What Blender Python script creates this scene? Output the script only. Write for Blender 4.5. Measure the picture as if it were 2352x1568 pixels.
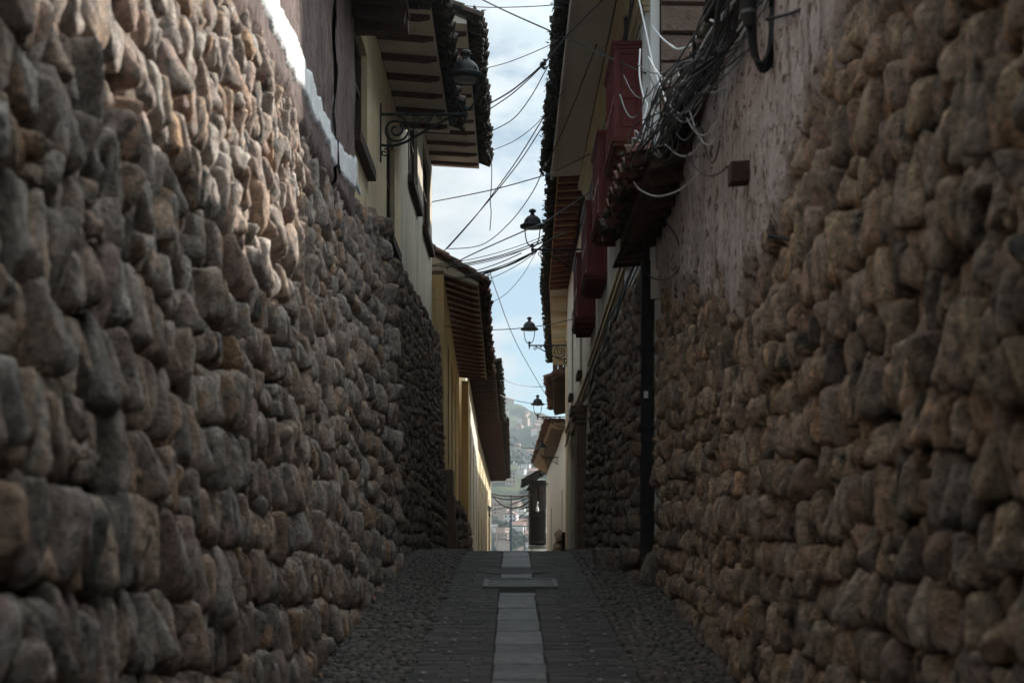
import bpy, bmesh, math, random
import numpy as np
from mathutils import Vector, Matrix, noise as mnoise

for _o in list(bpy.data.objects):
    bpy.data.objects.remove(_o)
S = bpy.context.scene
COL = S.collection
random.seed(7)
RNG = np.random.default_rng(7)
R = math.radians

# ------------------------------------------------------------------ camera, world, sun
FPX, CX, YH, ZC = 3267.0, 1176.0, 1250.0, 1.65     # focal length / principal column / horizon row of a 2352 px wide picture, eye height
cam = bpy.data.cameras.new("camera")
cam.lens, cam.sensor_width = FPX / 2352 * 36, 36
cam.shift_y = (YH - 784) / 2352
cam.clip_start, cam.clip_end = 0.1, 6000
cam.dof.use_dof, cam.dof.focus_distance, cam.dof.aperture_fstop = True, 30.0, 2.8
camo = bpy.data.objects.new("camera", cam)
COL.objects.link(camo)
camo.location = (0, 0, ZC)
camo.rotation_euler = (R(90), 0, 0)
S.camera = camo
S.view_settings.view_transform = 'Standard'
S.view_settings.look = 'None'
S.view_settings.exposure = 0.85
S.view_settings.gamma = 1.0
S.cycles.use_denoising = True
S.cycles.max_bounces = 8
S.cycles.diffuse_bounces = 5

SUN = Vector((1.0, 0.88, 0.75)).normalized()          # towards the sun: ahead, to the right, low
sun = bpy.data.lights.new("sun", 'SUN')
sun.energy, sun.angle, sun.color = 5.0, R(0.5), (1.0, 0.93, 0.84)
suno = bpy.data.objects.new("sun", sun)
COL.objects.link(suno)
suno.rotation_euler = SUN.to_track_quat('Z', 'Y').to_euler()
suno.location = (30, 60, 30)

W = bpy.data.worlds.new("World")
S.world = W
W.use_nodes = True
nt = W.node_tree
nt.nodes.clear()
def N(t, kind, **kw):
    n = t.nodes.new(kind)
    for k, v in kw.items():
        if k.startswith('i_'):
            n.inputs[k[2:].replace('_', ' ')].default_value = v
        else:
            setattr(n, k, v)
    return n
def ramp(t, fac, stops, interp='LINEAR'):
    n = t.nodes.new('ShaderNodeValToRGB')
    n.color_ramp.interpolation = interp
    els = n.color_ramp.elements
    while len(els) < len(stops):
        els.new(0.5)
    for e, (p, c) in zip(els, stops):
        e.position = p
        e.color = (*c, 1) if len(c) == 3 else c
    if fac is not None:
        t.links.new(fac, n.inputs['Fac'])
    return n
sky = N(nt, 'ShaderNodeTexSky', sky_type='NISHITA', sun_disc=False, sun_elevation=math.asin(SUN.z),
        sun_rotation=math.atan2(SUN.x, SUN.y), altitude=3300, air_density=1.0, dust_density=1.6, ozone_density=1.0)
tc = N(nt, 'ShaderNodeTexCoord')
mp = N(nt, 'ShaderNodeMapping')
mp.inputs['Scale'].default_value = (1.0, 0.55, 2.2)
mp.inputs['Location'].default_value = (0.33, 0.2, 0.12)
nt.links.new(tc.outputs['Generated'], mp.inputs['Vector'])
cn = N(nt, 'ShaderNodeTexNoise', i_Scale=7.5, i_Detail=9.0, i_Roughness=0.55, i_Distortion=0.15)
nt.links.new(mp.outputs['Vector'], cn.inputs['Vector'])
cov = ramp(nt, cn.outputs['Fac'], [(0.41, (0.10,) * 3), (0.51, (0.80,) * 3), (0.62, (1.0,) * 3)])
cn2 = N(nt, 'ShaderNodeTexNoise', i_Scale=16.0, i_Detail=6.0, i_Roughness=0.55)
nt.links.new(mp.outputs['Vector'], cn2.inputs['Vector'])
ccol = ramp(nt, cn2.outputs['Fac'], [(0.34, (0.50, 0.585, 0.615)), (0.62, (0.78, 0.805, 0.805))])
bg_s = N(nt, 'ShaderNodeBackground', i_Strength=0.065)
bg_c = N(nt, 'ShaderNodeBackground', i_Strength=0.92)
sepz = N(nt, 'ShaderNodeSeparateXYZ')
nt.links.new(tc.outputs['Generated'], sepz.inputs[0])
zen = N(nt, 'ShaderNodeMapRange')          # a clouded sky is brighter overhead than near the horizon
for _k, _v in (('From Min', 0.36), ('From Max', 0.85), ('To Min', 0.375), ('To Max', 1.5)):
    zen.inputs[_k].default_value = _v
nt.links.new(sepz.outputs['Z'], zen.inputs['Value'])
dotn = N(nt, 'ShaderNodeVectorMath', operation='DOT_PRODUCT')     # thin cloud glows around the hidden sun
nt.links.new(tc.outputs['Generated'], dotn.inputs[0])
dotn.inputs[1].default_value = SUN
mx0 = N(nt, 'ShaderNodeMath', operation='MAXIMUM'); mx0.inputs[1].default_value = 0.0
nt.links.new(dotn.outputs['Value'], mx0.inputs[0])
pw = N(nt, 'ShaderNodeMath', operation='POWER'); pw.inputs[1].default_value = 8.0
nt.links.new(mx0.outputs[0], pw.inputs[0])
ma = N(nt, 'ShaderNodeMath', operation='MULTIPLY_ADD'); ma.inputs[1].default_value = 7.5
nt.links.new(pw.outputs[0], ma.inputs[0])
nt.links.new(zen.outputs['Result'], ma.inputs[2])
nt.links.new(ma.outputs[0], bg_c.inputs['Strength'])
tintn = N(nt, 'ShaderNodeMix', data_type='RGBA', blend_type='MULTIPLY')
tintn.inputs[0].default_value = 1.0
tintn.inputs[7].default_value = (0.80, 1.0, 0.90, 1)
nt.links.new(sky.outputs['Color'], tintn.inputs[6])
nt.links.new(tintn.outputs[2], bg_s.inputs['Color'])
nt.links.new(ccol.outputs['Color'], bg_c.inputs['Color'])
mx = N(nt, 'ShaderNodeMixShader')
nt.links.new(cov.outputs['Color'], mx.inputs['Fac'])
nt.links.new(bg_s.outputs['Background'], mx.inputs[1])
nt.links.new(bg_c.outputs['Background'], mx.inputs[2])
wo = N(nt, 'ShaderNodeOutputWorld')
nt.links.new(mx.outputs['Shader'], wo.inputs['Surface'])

# ------------------------------------------------------------------ helpers
def P(px, py, D):
    return Vector(((px - CX) / FPX * D, D, ZC + (YH - py) / FPX * D))

def lerp(a, b, t):
    return a + (b - a) * t

def zroad(D):
    D = np.asarray(D, float)
    z = 0.0744 * D
    t = np.clip(D - 18.7, 0, 7)
    z = np.where(D > 18.7, 0.0744 * 18.7 + 0.0744 * t - 0.0178 * t * t / 2, z)
    z = np.where(D > 25.7, z - 0.0502 * (D - 25.7), z)
    z = np.where(D > 112, z - 0.10 * (np.minimum(D, 220) - 112), z)
    return z
def zr(D):
    return float(zroad(D))

def _hash(ix, iy, seed):
    h = (ix.astype(np.int64) * 374761393 + iy.astype(np.int64) * 668265263 + seed * 1442695041) & 0x7fffffff
    h = ((h ^ (h >> 13)) * 1274126177) & 0x7fffffff
    h = h ^ (h >> 16)
    return (h & 0xffff) / 65535.0
def vnoise(x, y, seed=0):
    x, y = np.broadcast_arrays(np.asarray(x, float), np.asarray(y, float))
    ix, iy = np.floor(x), np.floor(y)
    fx, fy = x - ix, y - iy
    fx, fy = fx * fx * (3 - 2 * fx), fy * fy * (3 - 2 * fy)
    a, b = _hash(ix, iy, seed), _hash(ix + 1, iy, seed)
    c, d = _hash(ix, iy + 1, seed), _hash(ix + 1, iy + 1, seed)
    return (a + (b - a) * fx) * (1 - fy) + (c + (d - c) * fx) * fy
def fbm(x, y, seed=0, octs=4, gain=0.5):
    s, a, t = 0, 1, 0
    for o in range(octs):
        s = s + a * vnoise(np.asarray(x) * 2 ** o, np.asarray(y) * 2 ** o, seed + o * 17)
        t += a
        a *= gain
    return s / t

def wloc(o):
    v = Vector((0, 0, 0))
    while o is not None:
        v += o.location
        o = o.parent
    return v

def tag(o, label=None, cat=None, group=None, kind=None):
    if label: o['label'] = label
    if cat: o['category'] = cat
    if group: o['group'] = group
    if kind: o['kind'] = kind
    return o

def thing(name, label, cat, loc, group=None):
    o = bpy.data.objects.new(name, None)
    o.empty_display_size = 0.2
    COL.objects.link(o)
    o.location = loc
    return tag(o, label, cat, group)

def copy_tree(o, parent=None):
    c = o.copy()
    COL.objects.link(c)
    if parent is not None:
        c.parent = parent
    for ch in list(o.children):
        copy_tree(ch, c)
    return c

def link_mesh(name, me, mat, parent, smooth, base=None):
    me.materials.append(mat)
    if smooth:
        me.polygons.foreach_set('use_smooth', np.ones(len(me.polygons), bool))
        if smooth != True:
            me.set_sharp_from_angle(angle=R(smooth))
    o = bpy.data.objects.new(name, me)
    COL.objects.link(o)
    if parent is not None:
        o.parent = parent
    elif base is not None:
        o.location = base
    return o

def np_mesh(name, V, T, mat, parent=None, smooth=True, tint=None, base=None):
    """V (n,3) world points, T (m,3|4) faces"""
    off = wloc(parent) if parent is not None else (Vector(base) if base is not None else Vector((0, 0, 0)))
    V = np.asarray(V, float) - np.array(off)
    T = np.asarray(T, np.int32)
    me = bpy.data.meshes.new(name)
    me.vertices.add(len(V))
    me.vertices.foreach_set('co', V.astype(np.float32).ravel())
    k = T.shape[1]
    me.loops.add(T.size)
    me.loops.foreach_set('vertex_index', T.ravel())
    me.polygons.add(len(T))
    me.polygons.foreach_set('loop_start', np.arange(0, T.size, k, dtype=np.int32))
    me.polygons.foreach_set('loop_total', np.full(len(T), k, np.int32))
    me.update(calc_edges=True)
    me.validate()
    if tint is not None:
        at = me.attributes.new('tint', 'FLOAT_COLOR', 'POINT')
        c = np.ones((len(V), 4), np.float32)
        c[:, :3] = tint
        at.data.foreach_set('color', c.ravel())
    return link_mesh(name, me, mat, parent, smooth, base)

class MB:
    def __init__(s):
        s.v, s.f, s.t, s.cur = [], [], [], (0.5, 0.5, 0.5)
    def add(s, vs, fs):
        b = len(s.v)
        s.v += [tuple(v) for v in vs]
        s.t += [s.cur] * len(vs)
        s.f += [tuple(b + i for i in f) for f in fs]
        return b
    def hexa(s, p):
        """8 points: bottom ring 0-3, top ring 4-7"""
        s.add(p, [(3, 2, 1, 0), (4, 5, 6, 7), (0, 1, 5, 4), (1, 2, 6, 5), (2, 3, 7, 6), (3, 0, 4, 7)])
    def box(s, x0, x1, y0, y1, z0, z1, jit=0.0):
        p = [(x0, y0, z0), (x1, y0, z0), (x1, y1, z0), (x0, y1, z0), (x0, y0, z1), (x1, y0, z1), (x1, y1, z1), (x0, y1, z1)]
        if jit:
            p = [tuple(c + random.uniform(-jit, jit) for c in q) for q in p]
        s.hexa(p)
    def bbox(s, x0, x1, y0, y1, z0, z1, b=0.01):
        """box with chamfered top edges"""
        p = [(x0, y0, z0), (x1, y0, z0), (x1, y1, z0), (x0, y1, z0),
             (x0, y0, z1 - b), (x1, y0, z1 - b), (x1, y1, z1 - b), (x0, y1, z1 - b),
             (x0 + b, y0 + b, z1), (x1 - b, y0 + b, z1), (x1 - b, y1 - b, z1), (x0 + b, y1 - b, z1)]
        s.add(p, [(3, 2, 1, 0), (0, 1, 5, 4), (1, 2, 6, 5), (2, 3, 7, 6), (3, 0, 4, 7),
                  (4, 5, 9, 8), (5, 6, 10, 9), (6, 7, 11, 10), (7, 4, 8, 11), (8, 9, 10, 11)])
    def prism(s, poly, vec):
        """planar polygon (list of points) swept along vec"""
        n = len(poly)
        vec = Vector(vec)
        a = [Vector(p) for p in poly]
        s.add(a + [p + vec for p in a], [tuple(range(n))[::-1], tuple(range(n, 2 * n))] +
              [(i, (i + 1) % n, n + (i + 1) % n, n + i) for i in range(n)])
    def tube(s, path, r, n=6, close=True):
        pts = [Vector(p) for p in path]
        m = len(pts)
        rs = r if hasattr(r, '__len__') else [r] * m
        up = None
        vs = []
        for i, p in enumerate(pts):
            t = (pts[min(i + 1, m - 1)] - pts[max(i - 1, 0)])
            t = t.normalized() if t.length > 1e-9 else Vector((0, 0, 1))
            if up is None:
                up = Vector((0, 0, 1)) if abs(t.z) < 0.9 else Vector((0, 1, 0))
            a = t.cross(up)
            a = a.normalized() if a.length > 1e-6 else t.orthogonal().normalized()
            b = a.cross(t).normalized()
            up = b
            for k in range(n):
                q = 2 * math.pi * k / n
                vs.append(p + (a * math.cos(q) + b * math.sin(q)) * rs[i])
        fs = [(i * n + k, i * n + (k + 1) % n, (i + 1) * n + (k + 1) % n, (i + 1) * n + k) for i in range(m - 1) for k in range(n)]
        if close:
            fs += [tuple(range(n))[::-1], tuple((m - 1) * n + k for k in range(n))]
        s.add(vs, fs)
    def lathe(s, prof, c, n=16, sq=False):
        """prof [(r,z)], around vertical axis at c"""
        vs, fs = [], []
        c = Vector(c)
        m = len(prof)
        for r, z in prof:
            for k in range(n):
                q = 2 * math.pi * (k + 0.5) / n
                vs.append(c + Vector((r * math.cos(q), r * math.sin(q), z)))
        for i in range(m - 1):
            for k in range(n):
                fs.append((i * n + k, i * n + (k + 1) % n, (i + 1) * n + (k + 1) % n, (i + 1) * n + k))
        fs += [tuple(range(n))[::-1], tuple((m - 1) * n + k for k in range(n))]
        s.add(vs, fs)
    def build(s, name, mat, parent=None, smooth=False, base=None, tint=False):
        off = wloc(parent) if parent is not None else (Vector(base) if base is not None else Vector((0, 0, 0)))
        me = bpy.data.meshes.new(name)
        me.from_pydata([(v[0] - off.x, v[1] - off.y, v[2] - off.z) for v in s.v], [], s.f)
        bm = bmesh.new()
        bm.from_mesh(me)
        bmesh.ops.recalc_face_normals(bm, faces=bm.faces)
        bm.to_mesh(me)
        bm.free()
        if tint:
            at = me.attributes.new('tint', 'FLOAT_COLOR', 'POINT')
            at.data.foreach_set('color', np.array([(a, b, c, 1) for a, b, c in s.t], np.float32).ravel())
        me.update()
        return link_mesh(name, me, mat, parent, smooth, base)

def smooth_path(pts, n=8):
    """Catmull-Rom through the points"""
    p = [Vector(q) for q in pts]
    if len(p) < 3:
        return p
    out = []
    for i in range(len(p) - 1):
        a, b, c, d = p[max(i - 1, 0)], p[i], p[i + 1], p[min(i + 2, len(p) - 1)]
        for k in range(n):
            t = k / n
            out.append(0.5 * ((2 * b) + (c - a) * t + (2 * a - 5 * b + 4 * c - d) * t * t + (3 * b - a - 3 * c + d) * t ** 3))
    out.append(p[-1])
    return out

# ------------------------------------------------------------------ materials
MATS = {}
def new_mat(name, rough=0.85, spec=0.3, metal=0.0):
    m = bpy.data.materials.new(name)
    m.use_nodes = True
    t = m.node_tree
    b = t.nodes['Principled BSDF']
    b.inputs['Roughness'].default_value = rough
    b.inputs['Specular IOR Level'].default_value = spec
    b.inputs['Metallic'].default_value = metal
    MATS[name] = m
    return m, t, b
def coords(t, scale=(1, 1, 1)):
    tc = N(t, 'ShaderNodeTexCoord')
    mp = N(t, 'ShaderNodeMapping')
    mp.inputs['Scale'].default_value = scale
    t.links.new(tc.outputs['Object'], mp.inputs['Vector'])
    return mp.outputs['Vector']
def noise(t, vec, scale, detail=6, rough=0.6, dist=0.0):
    n = N(t, 'ShaderNodeTexNoise', i_Scale=scale, i_Detail=detail, i_Roughness=rough, i_Distortion=dist)
    t.links.new(vec, n.inputs['Vector'])
    return n.outputs['Fac']
def mixc(t, fac, a, b, mode='MIX'):
    n = N(t, 'ShaderNodeMix', data_type='RGBA', blend_type=mode)
    for sock, val in ((n.inputs[0], fac), (n.inputs[6], a), (n.inputs[7], b)):
        if hasattr(val, 'is_output'):
            t.links.new(val, sock)
        elif hasattr(val, '__len__'):
            sock.default_value = (*val, 1)
        else:
            sock.default_value = val
    return n.outputs[2]
def bump(t, b, h, strength=0.5, dist=0.02, prev=None):
    n = N(t, 'ShaderNodeBump', i_Strength=strength, i_Distance=dist)
    t.links.new(h, n.inputs['Height'])
    if prev is not None:
        t.links.new(prev, n.inputs['Normal'])
    t.links.new(n.outputs['Normal'], b.inputs['Normal'])
    return n.outputs['Normal']

def surf(name, cols, scale=3.0, stretch=(1, 1, 1), rough=0.85, spec=0.3, bscale=30, bstr=0.4, bdist=0.01, metal=0.0, spots=None, streak=None, tintmix=0.0):
    """cols: ramp stops over a noise; spots (colour, scale, lo, hi): patches; streak (colour, amount): vertical runs"""
    m, t, b = new_mat(name, rough, spec, metal)
    v = coords(t, stretch)
    v0 = coords(t)
    c = ramp(t, noise(t, v, scale, 8, 0.65), cols).outputs['Color']
    if spots:
        col, sc, lo, hi = spots
        f = ramp(t, noise(t, v0, sc, 7, 0.7), [(lo, (0,) * 3), (hi, (1,) * 3)]).outputs['Color']
        c = mixc(t, f, c, col)
    if streak:
        col, am = streak
        vs = coords(t, (1.0, 1.0, 0.07))
        f = ramp(t, noise(t, vs, 7, 5, 0.65), [(0.45, (0,) * 3), (0.75, (am,) * 3)]).outputs['Color']
        c = mixc(t, f, c, col)
    if tintmix:
        at = N(t, 'ShaderNodeAttribute', attribute_name='tint')
        sp = N(t, 'ShaderNodeSeparateColor')
        t.links.new(at.outputs['Color'], sp.inputs['Color'])
        g = ramp(t, sp.outputs[0], [(0, (1 - tintmix,) * 3), (1, (1 + tintmix,) * 3)]).outputs['Color']
        c = mixc(t, 1.0, c, g, 'MULTIPLY')
    t.links.new(c, b.inputs['Base Color'])
    bump(t, b, noise(t, v, bscale, 8, 0.65), bstr, bdist)
    return m

def stone_mat(name, palette, lich=(0.44, 0.41, 0.375), rough=0.8, bs=1.0, moss=None):
    m, t, b = new_mat(name, rough, 0.25)
    v = coords(t)
    at = N(t, 'ShaderNodeAttribute', attribute_name='tint')
    sp = N(t, 'ShaderNodeSeparateColor')
    t.links.new(at.outputs['Color'], sp.inputs['Color'])
    c = ramp(t, sp.outputs[0], [(i / (len(palette) - 0.999), p) for i, p in enumerate(palette)]).outputs['Color']
    c2 = ramp(t, sp.outputs[1], [(i / (len(palette) - 0.999), p) for i, p in enumerate(palette[::-1])]).outputs['Color']
    pm = ramp(t, noise(t, v, 5.5, 7, 0.72, 0.6), [(0.47, (0,) * 3), (0.58, (1.0,) * 3)]).outputs['Color']
    c = mixc(t, pm, c, c2)
    n1 = noise(t, v, 13, 9, 0.75, 0.5)
    c = mixc(t, 1.0, c, ramp(t, n1, [(0.30, (0.38,) * 3), (0.5, (1.65,) * 3), (0.68, (3.0,) * 3)]).outputs['Color'], 'MULTIPLY')
    n2 = noise(t, v, 38, 8, 0.78, 0.3)
    c = mixc(t, ramp(t, n2, [(0.52, (0,) * 3), (0.66, (0.7,) * 3)]).outputs['Color'], c, lich)
    n4 = noise(t, v, 40, 6, 0.7)
    c = mixc(t, ramp(t, n4, [(0.33, (0.8,) * 3), (0.45, (0,) * 3)]).outputs['Color'], c, (0.03, 0.026, 0.023))
    if moss:
        n3 = noise(t, v, 2.2, 5, 0.7)
        c = mixc(t, ramp(t, n3, [(0.62, (0,) * 3), (0.74, (0.5,) * 3)]).outputs['Color'], c, moss)
    t.links.new(c, b.inputs['Base Color'])
    h = mixc(t, 0.45, noise(t, v, 18, 10, 0.75, 0.4), noise(t, v, 70, 6, 0.7))
    bump(t, b, h, 1.0, 0.085 * bs)
    return m

PAL = [(0.079, 0.076, 0.068), (0.374, 0.302, 0.251), (0.250, 0.224, 0.203), (0.412, 0.295, 0.212), (0.300, 0.215, 0.185),
       (0.412, 0.372, 0.330), (0.250, 0.176, 0.151), (0.449, 0.283, 0.166)]
PALR = [(0.066, 0.063, 0.057), (0.437, 0.330, 0.239), (0.248, 0.197, 0.171), (0.500, 0.375, 0.239), (0.113, 0.095, 0.086),
        (0.437, 0.353, 0.270), (0.262, 0.183, 0.154), (0.476, 0.311, 0.189)]
m_stone = stone_mat('field_stone', PAL, moss=(0.10, 0.095, 0.04))
m_stone_r = stone_mat('field_stone_brown', PALR)
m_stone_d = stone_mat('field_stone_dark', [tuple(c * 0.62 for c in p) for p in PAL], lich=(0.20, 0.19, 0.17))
m_cobble = stone_mat('river_cobble', [(0.038, 0.038, 0.036), (0.085, 0.077, 0.066), (0.055, 0.052, 0.05), (0.11, 0.098, 0.08), (0.035, 0.035, 0.036), (0.095, 0.072, 0.058)], rough=0.5, lich=(0.14, 0.13, 0.115), bs=0.3, moss=(0.10, 0.115, 0.045))
m_mortar = surf('mud_mortar', [(0.3, (0.014, 0.011, 0.009)), (0.7, (0.04, 0.031, 0.025))], 6, bscale=22, bstr=1.0, bdist=0.05)
m_mortar_r = surf('mud_mortar_brown', [(0.3, (0.016, 0.012, 0.010)), (0.58, (0.06, 0.044, 0.033)), (0.78, (0.26, 0.195, 0.145))], 5, (1, 1, 0.5), bscale=18, bstr=1.0, bdist=0.06)
m_plaster_pink = surf('worn_pink_plaster', [(0.25, (0.46, 0.40, 0.38)), (0.6, (0.68, 0.62, 0.60))], 3, bscale=16, bstr=1.0, bdist=0.05,
                      spots=((0.17, 0.125, 0.10), 11, 0.53, 0.60), streak=((0.16, 0.12, 0.10), 0.75))
m_plaster_brown = surf('brown_plaster', [(0.28, (0.085, 0.058, 0.05)), (0.5, (0.15, 0.108, 0.096)), (0.7, (0.24, 0.182, 0.165))], 6, (1, 1, 0.35), bscale=22, bstr=1.0, bdist=0.05,
                       spots=((0.10, 0.075, 0.07), 14, 0.57, 0.68), streak=((0.13, 0.09, 0.085), 0.6))
m_white = surf('white_limewash', [(0.2, (0.74, 0.76, 0.77)), (0.8, (0.84, 0.85, 0.86))], 4, bscale=26, bstr=0.8, bdist=0.03, spots=((0.42, 0.38, 0.36), 9, 0.58, 0.70), streak=((0.45, 0.43, 0.42), 0.55))
m_cream = surf('cream_plaster', [(0.25, (0.60, 0.48, 0.30)), (0.75, (0.72, 0.60, 0.40))], 2.2, bscale=22, bstr=0.5, bdist=0.02, spots=((0.42, 0.34, 0.24), 2.6, 0.55, 0.72), streak=((0.36, 0.29, 0.19), 0.5))
m_cream_old = surf('weathered_cream_plaster', [(0.25, (0.40, 0.36, 0.29)), (0.75, (0.62, 0.56, 0.45))], 2.6, (1, 1, 0.2), bscale=22, bstr=0.35, bdist=0.015, streak=((0.20, 0.18, 0.15), 0.8))
m_yellow = surf('yellow_plaster', [(0.25, (0.70, 0.50, 0.23)), (0.75, (0.80, 0.61, 0.33))], 2.0, bscale=22, bstr=0.4, bdist=0.02, spots=((0.46, 0.32, 0.16), 2.4, 0.55, 0.72), streak=((0.40, 0.29, 0.16), 0.5))
m_offwhite = surf('offwhite_plaster', [(0.25, (0.66, 0.60, 0.50)), (0.75, (0.80, 0.745, 0.64))], 2.4, bscale=20, bstr=0.5, bdist=0.02, spots=((0.44, 0.39, 0.31), 2.6, 0.55, 0.72), streak=((0.38, 0.33, 0.26), 0.55))
m_white_fac = surf('white_facade_plaster', [(0.25, (0.70, 0.70, 0.69)), (0.75, (0.80, 0.80, 0.79))], 2.4, bscale=20, bstr=0.3, bdist=0.015, streak=((0.5, 0.47, 0.42), 0.4))
m_soffit = surf('limewashed_soffit', [(0.25, (0.60, 0.54, 0.45)), (0.75, (0.72, 0.66, 0.57))], 2.0, bscale=14, bstr=0.35, bdist=0.02, spots=((0.36, 0.30, 0.24), 2.2, 0.55, 0.8))
m_soffit_l = surf('pale_smooth_soffit', [(0.25, (0.74, 0.68, 0.59)), (0.75, (0.82, 0.77, 0.69))], 2.0, bscale=14, bstr=0.3, bdist=0.015, spots=((0.58, 0.52, 0.44), 2.2, 0.58, 0.8))
m_soffit_o = surf('orange_soffit', [(0.25, (0.48, 0.27, 0.10)), (0.75, (0.60, 0.37, 0.16))], 3.0, bscale=16, bstr=0.4, bdist=0.02)
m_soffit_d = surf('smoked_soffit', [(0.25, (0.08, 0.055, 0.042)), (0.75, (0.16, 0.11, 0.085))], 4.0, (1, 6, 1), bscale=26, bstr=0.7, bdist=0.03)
m_soffit_r = surf('reed_soffit', [(0.3, (0.26, 0.185, 0.12)), (0.7, (0.42, 0.31, 0.21))], 4.0, (1, 9, 1), bscale=26, bstr=0.8, bdist=0.03)
m_cornice = surf('ochre_cornice', [(0.25, (0.56, 0.45, 0.29)), (0.75, (0.66, 0.56, 0.39))], 3.0, bscale=20, bstr=0.25, bdist=0.01, streak=((0.35, 0.27, 0.17), 0.5))
m_adobe = surf('adobe_brick', [(0.25, (0.16, 0.105, 0.085)), (0.6, (0.24, 0.165, 0.135)), (0.85, (0.31, 0.225, 0.19))], 5.0, bscale=24, bstr=1.0, bdist=0.05, spots=((0.11, 0.075, 0.06), 9, 0.58, 0.7))
m_ashlar = surf('ashlar_stone', [(0.25, (0.17, 0.125, 0.095)), (0.75, (0.27, 0.205, 0.16))], 5.0, bscale=28, bstr=0.7, bdist=0.03)
m_wood = surf('dark_wood', [(0.3, (0.035, 0.021, 0.016)), (0.7, (0.085, 0.05, 0.038))], 6.0, (6, 1, 1), bscale=30, bstr=0.5, bdist=0.01, rough=0.8)
m_rafter = surf('rafter_red_brown', [(0.3, (0.055, 0.026, 0.02)), (0.7, (0.105, 0.05, 0.038))], 5.0, (1, 5, 1), bscale=30, bstr=0.5, bdist=0.01)
m_rafter_r = surf('rafter_maroon', [(0.3, (0.10, 0.03, 0.02)), (0.7, (0.16, 0.05, 0.034))], 5.0, (1, 5, 1), bscale=30, bstr=0.5, bdist=0.01)
m_red = surf('maroon_paint', [(0.3, (0.12, 0.017, 0.016)), (0.7, (0.20, 0.036, 0.032))], 5.0, (4, 4, 0.6), bscale=40, bstr=0.25, bdist=0.006, rough=0.55, spec=0.4, spots=((0.07, 0.02, 0.018), 12, 0.6, 0.75))
m_tile = surf('clay_roof_tile', [(0.25, (0.085, 0.05, 0.04)), (0.5, (0.20, 0.10, 0.075)), (0.75, (0.30, 0.165, 0.125))], 4.0, bscale=30, bstr=0.6, bdist=0.015, spots=((0.035, 0.033, 0.028), 7, 0.46, 0.58), tintmix=0.55)
m_tile_dark = surf('mossy_roof_tile', [(0.25, (0.03, 0.024, 0.02)), (0.6, (0.085, 0.052, 0.042)), (0.8, (0.16, 0.09, 0.07))], 4.0, bscale=30, bstr=0.6, bdist=0.015, spots=((0.028, 0.03, 0.022), 7, 0.42, 0.55), tintmix=0.55)
m_moss = surf('dry_moss', [(0.3, (0.022, 0.024, 0.016)), (0.7, (0.065, 0.062, 0.042))], 9.0, bscale=40, bstr=0.8, bdist=0.02)
m_iron = surf('black_iron', [(0.3, (0.012, 0.015, 0.016)), (0.7, (0.028, 0.034, 0.036))], 12, rough=0.6, spec=0.3, bscale=60, bstr=0.2, bdist=0.003)
m_cable = surf('black_cable', [(0.3, (0.010, 0.011, 0.013)), (0.7, (0.022, 0.023, 0.026))], 10, rough=0.42, spec=0.5, bscale=60, bstr=0.05, bdist=0.002)
m_cable_g = surf('grey_cable', [(0.3, (0.09, 0.092, 0.096)), (0.7, (0.15, 0.152, 0.156))], 10, rough=0.4, spec=0.5, bscale=60, bstr=0.05, bdist=0.002)
m_cable_w = surf('white_cable', [(0.3, (0.50, 0.51, 0.52)), (0.7, (0.68, 0.69, 0.70))], 10, rough=0.45, spec=0.4, bscale=60, bstr=0.05, bdist=0.002)
m_glass_lamp = surf('lamp_diffuser', [(0.3, (0.16, 0.17, 0.165)), (0.7, (0.22, 0.23, 0.225))], 5, rough=0.3, spec=0.5, bscale=30, bstr=0.05, bdist=0.002)
m_pane = surf('dark_window_glass', [(0.3, (0.012, 0.012, 0.013)), (0.7, (0.03, 0.028, 0.026))], 3, rough=0.15, spec=0.5, bscale=3, bstr=0.05, bdist=0.01)
m_paver = surf('basalt_paver', [(0.25, (0.026, 0.023, 0.020)), (0.75, (0.078, 0.070, 0.062))], 9, bscale=34, bstr=0.8, bdist=0.012, rough=0.6, spec=0.3, tintmix=0.5, spots=((0.11, 0.102, 0.092), 20, 0.6, 0.75))
m_slab = surf('grey_slab', [(0.30, (0.04, 0.039, 0.037)), (0.5, (0.10, 0.097, 0.092)), (0.70, (0.19, 0.185, 0.176))], 9, bscale=30, bstr=0.8, bdist=0.014, rough=0.42, spec=0.4, tintmix=0.4, spots=((0.055, 0.053, 0.05), 7, 0.50, 0.64))
m_bed = surf('joint_earth', [(0.3, (0.022, 0.02, 0.018)), (0.7, (0.05, 0.046, 0.04))], 14, bscale=40, bstr=0.6, bdist=0.01)
m_glint = surf('pale_glint', [(0.3, (0.26, 0.255, 0.245)), (0.7, (0.42, 0.41, 0.40))], 9, rough=0.35, spec=0.5, bscale=40, bstr=0.2, bdist=0.003)  # pale colour stands for the glints on the paving
m_pipe = surf('dark_pipe', [(0.3, (0.012, 0.012, 0.013)), (0.7, (0.028, 0.027, 0.027))], 5, rough=0.6, bscale=30, bstr=0.2, bdist=0.004)
m_steel = surf('dull_steel', [(0.3, (0.09, 0.10, 0.10)), (0.7, (0.15, 0.162, 0.16))], 8, rough=0.5, spec=0.5, metal=0.3, bscale=40, bstr=0.2, bdist=0.003)
m_blue = surf('blue_grey_paint', [(0.3, (0.03, 0.055, 0.075)), (0.7, (0.05, 0.08, 0.105))], 4, rough=0.5, bscale=40, bstr=0.1, bdist=0.003)
m_bag = surf('grey_plastic_bag', [(0.3, (0.08, 0.085, 0.09)), (0.7, (0.2, 0.21, 0.215))], 5, rough=0.3, spec=0.5, bscale=12, bstr=0.9, bdist=0.03)
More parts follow.
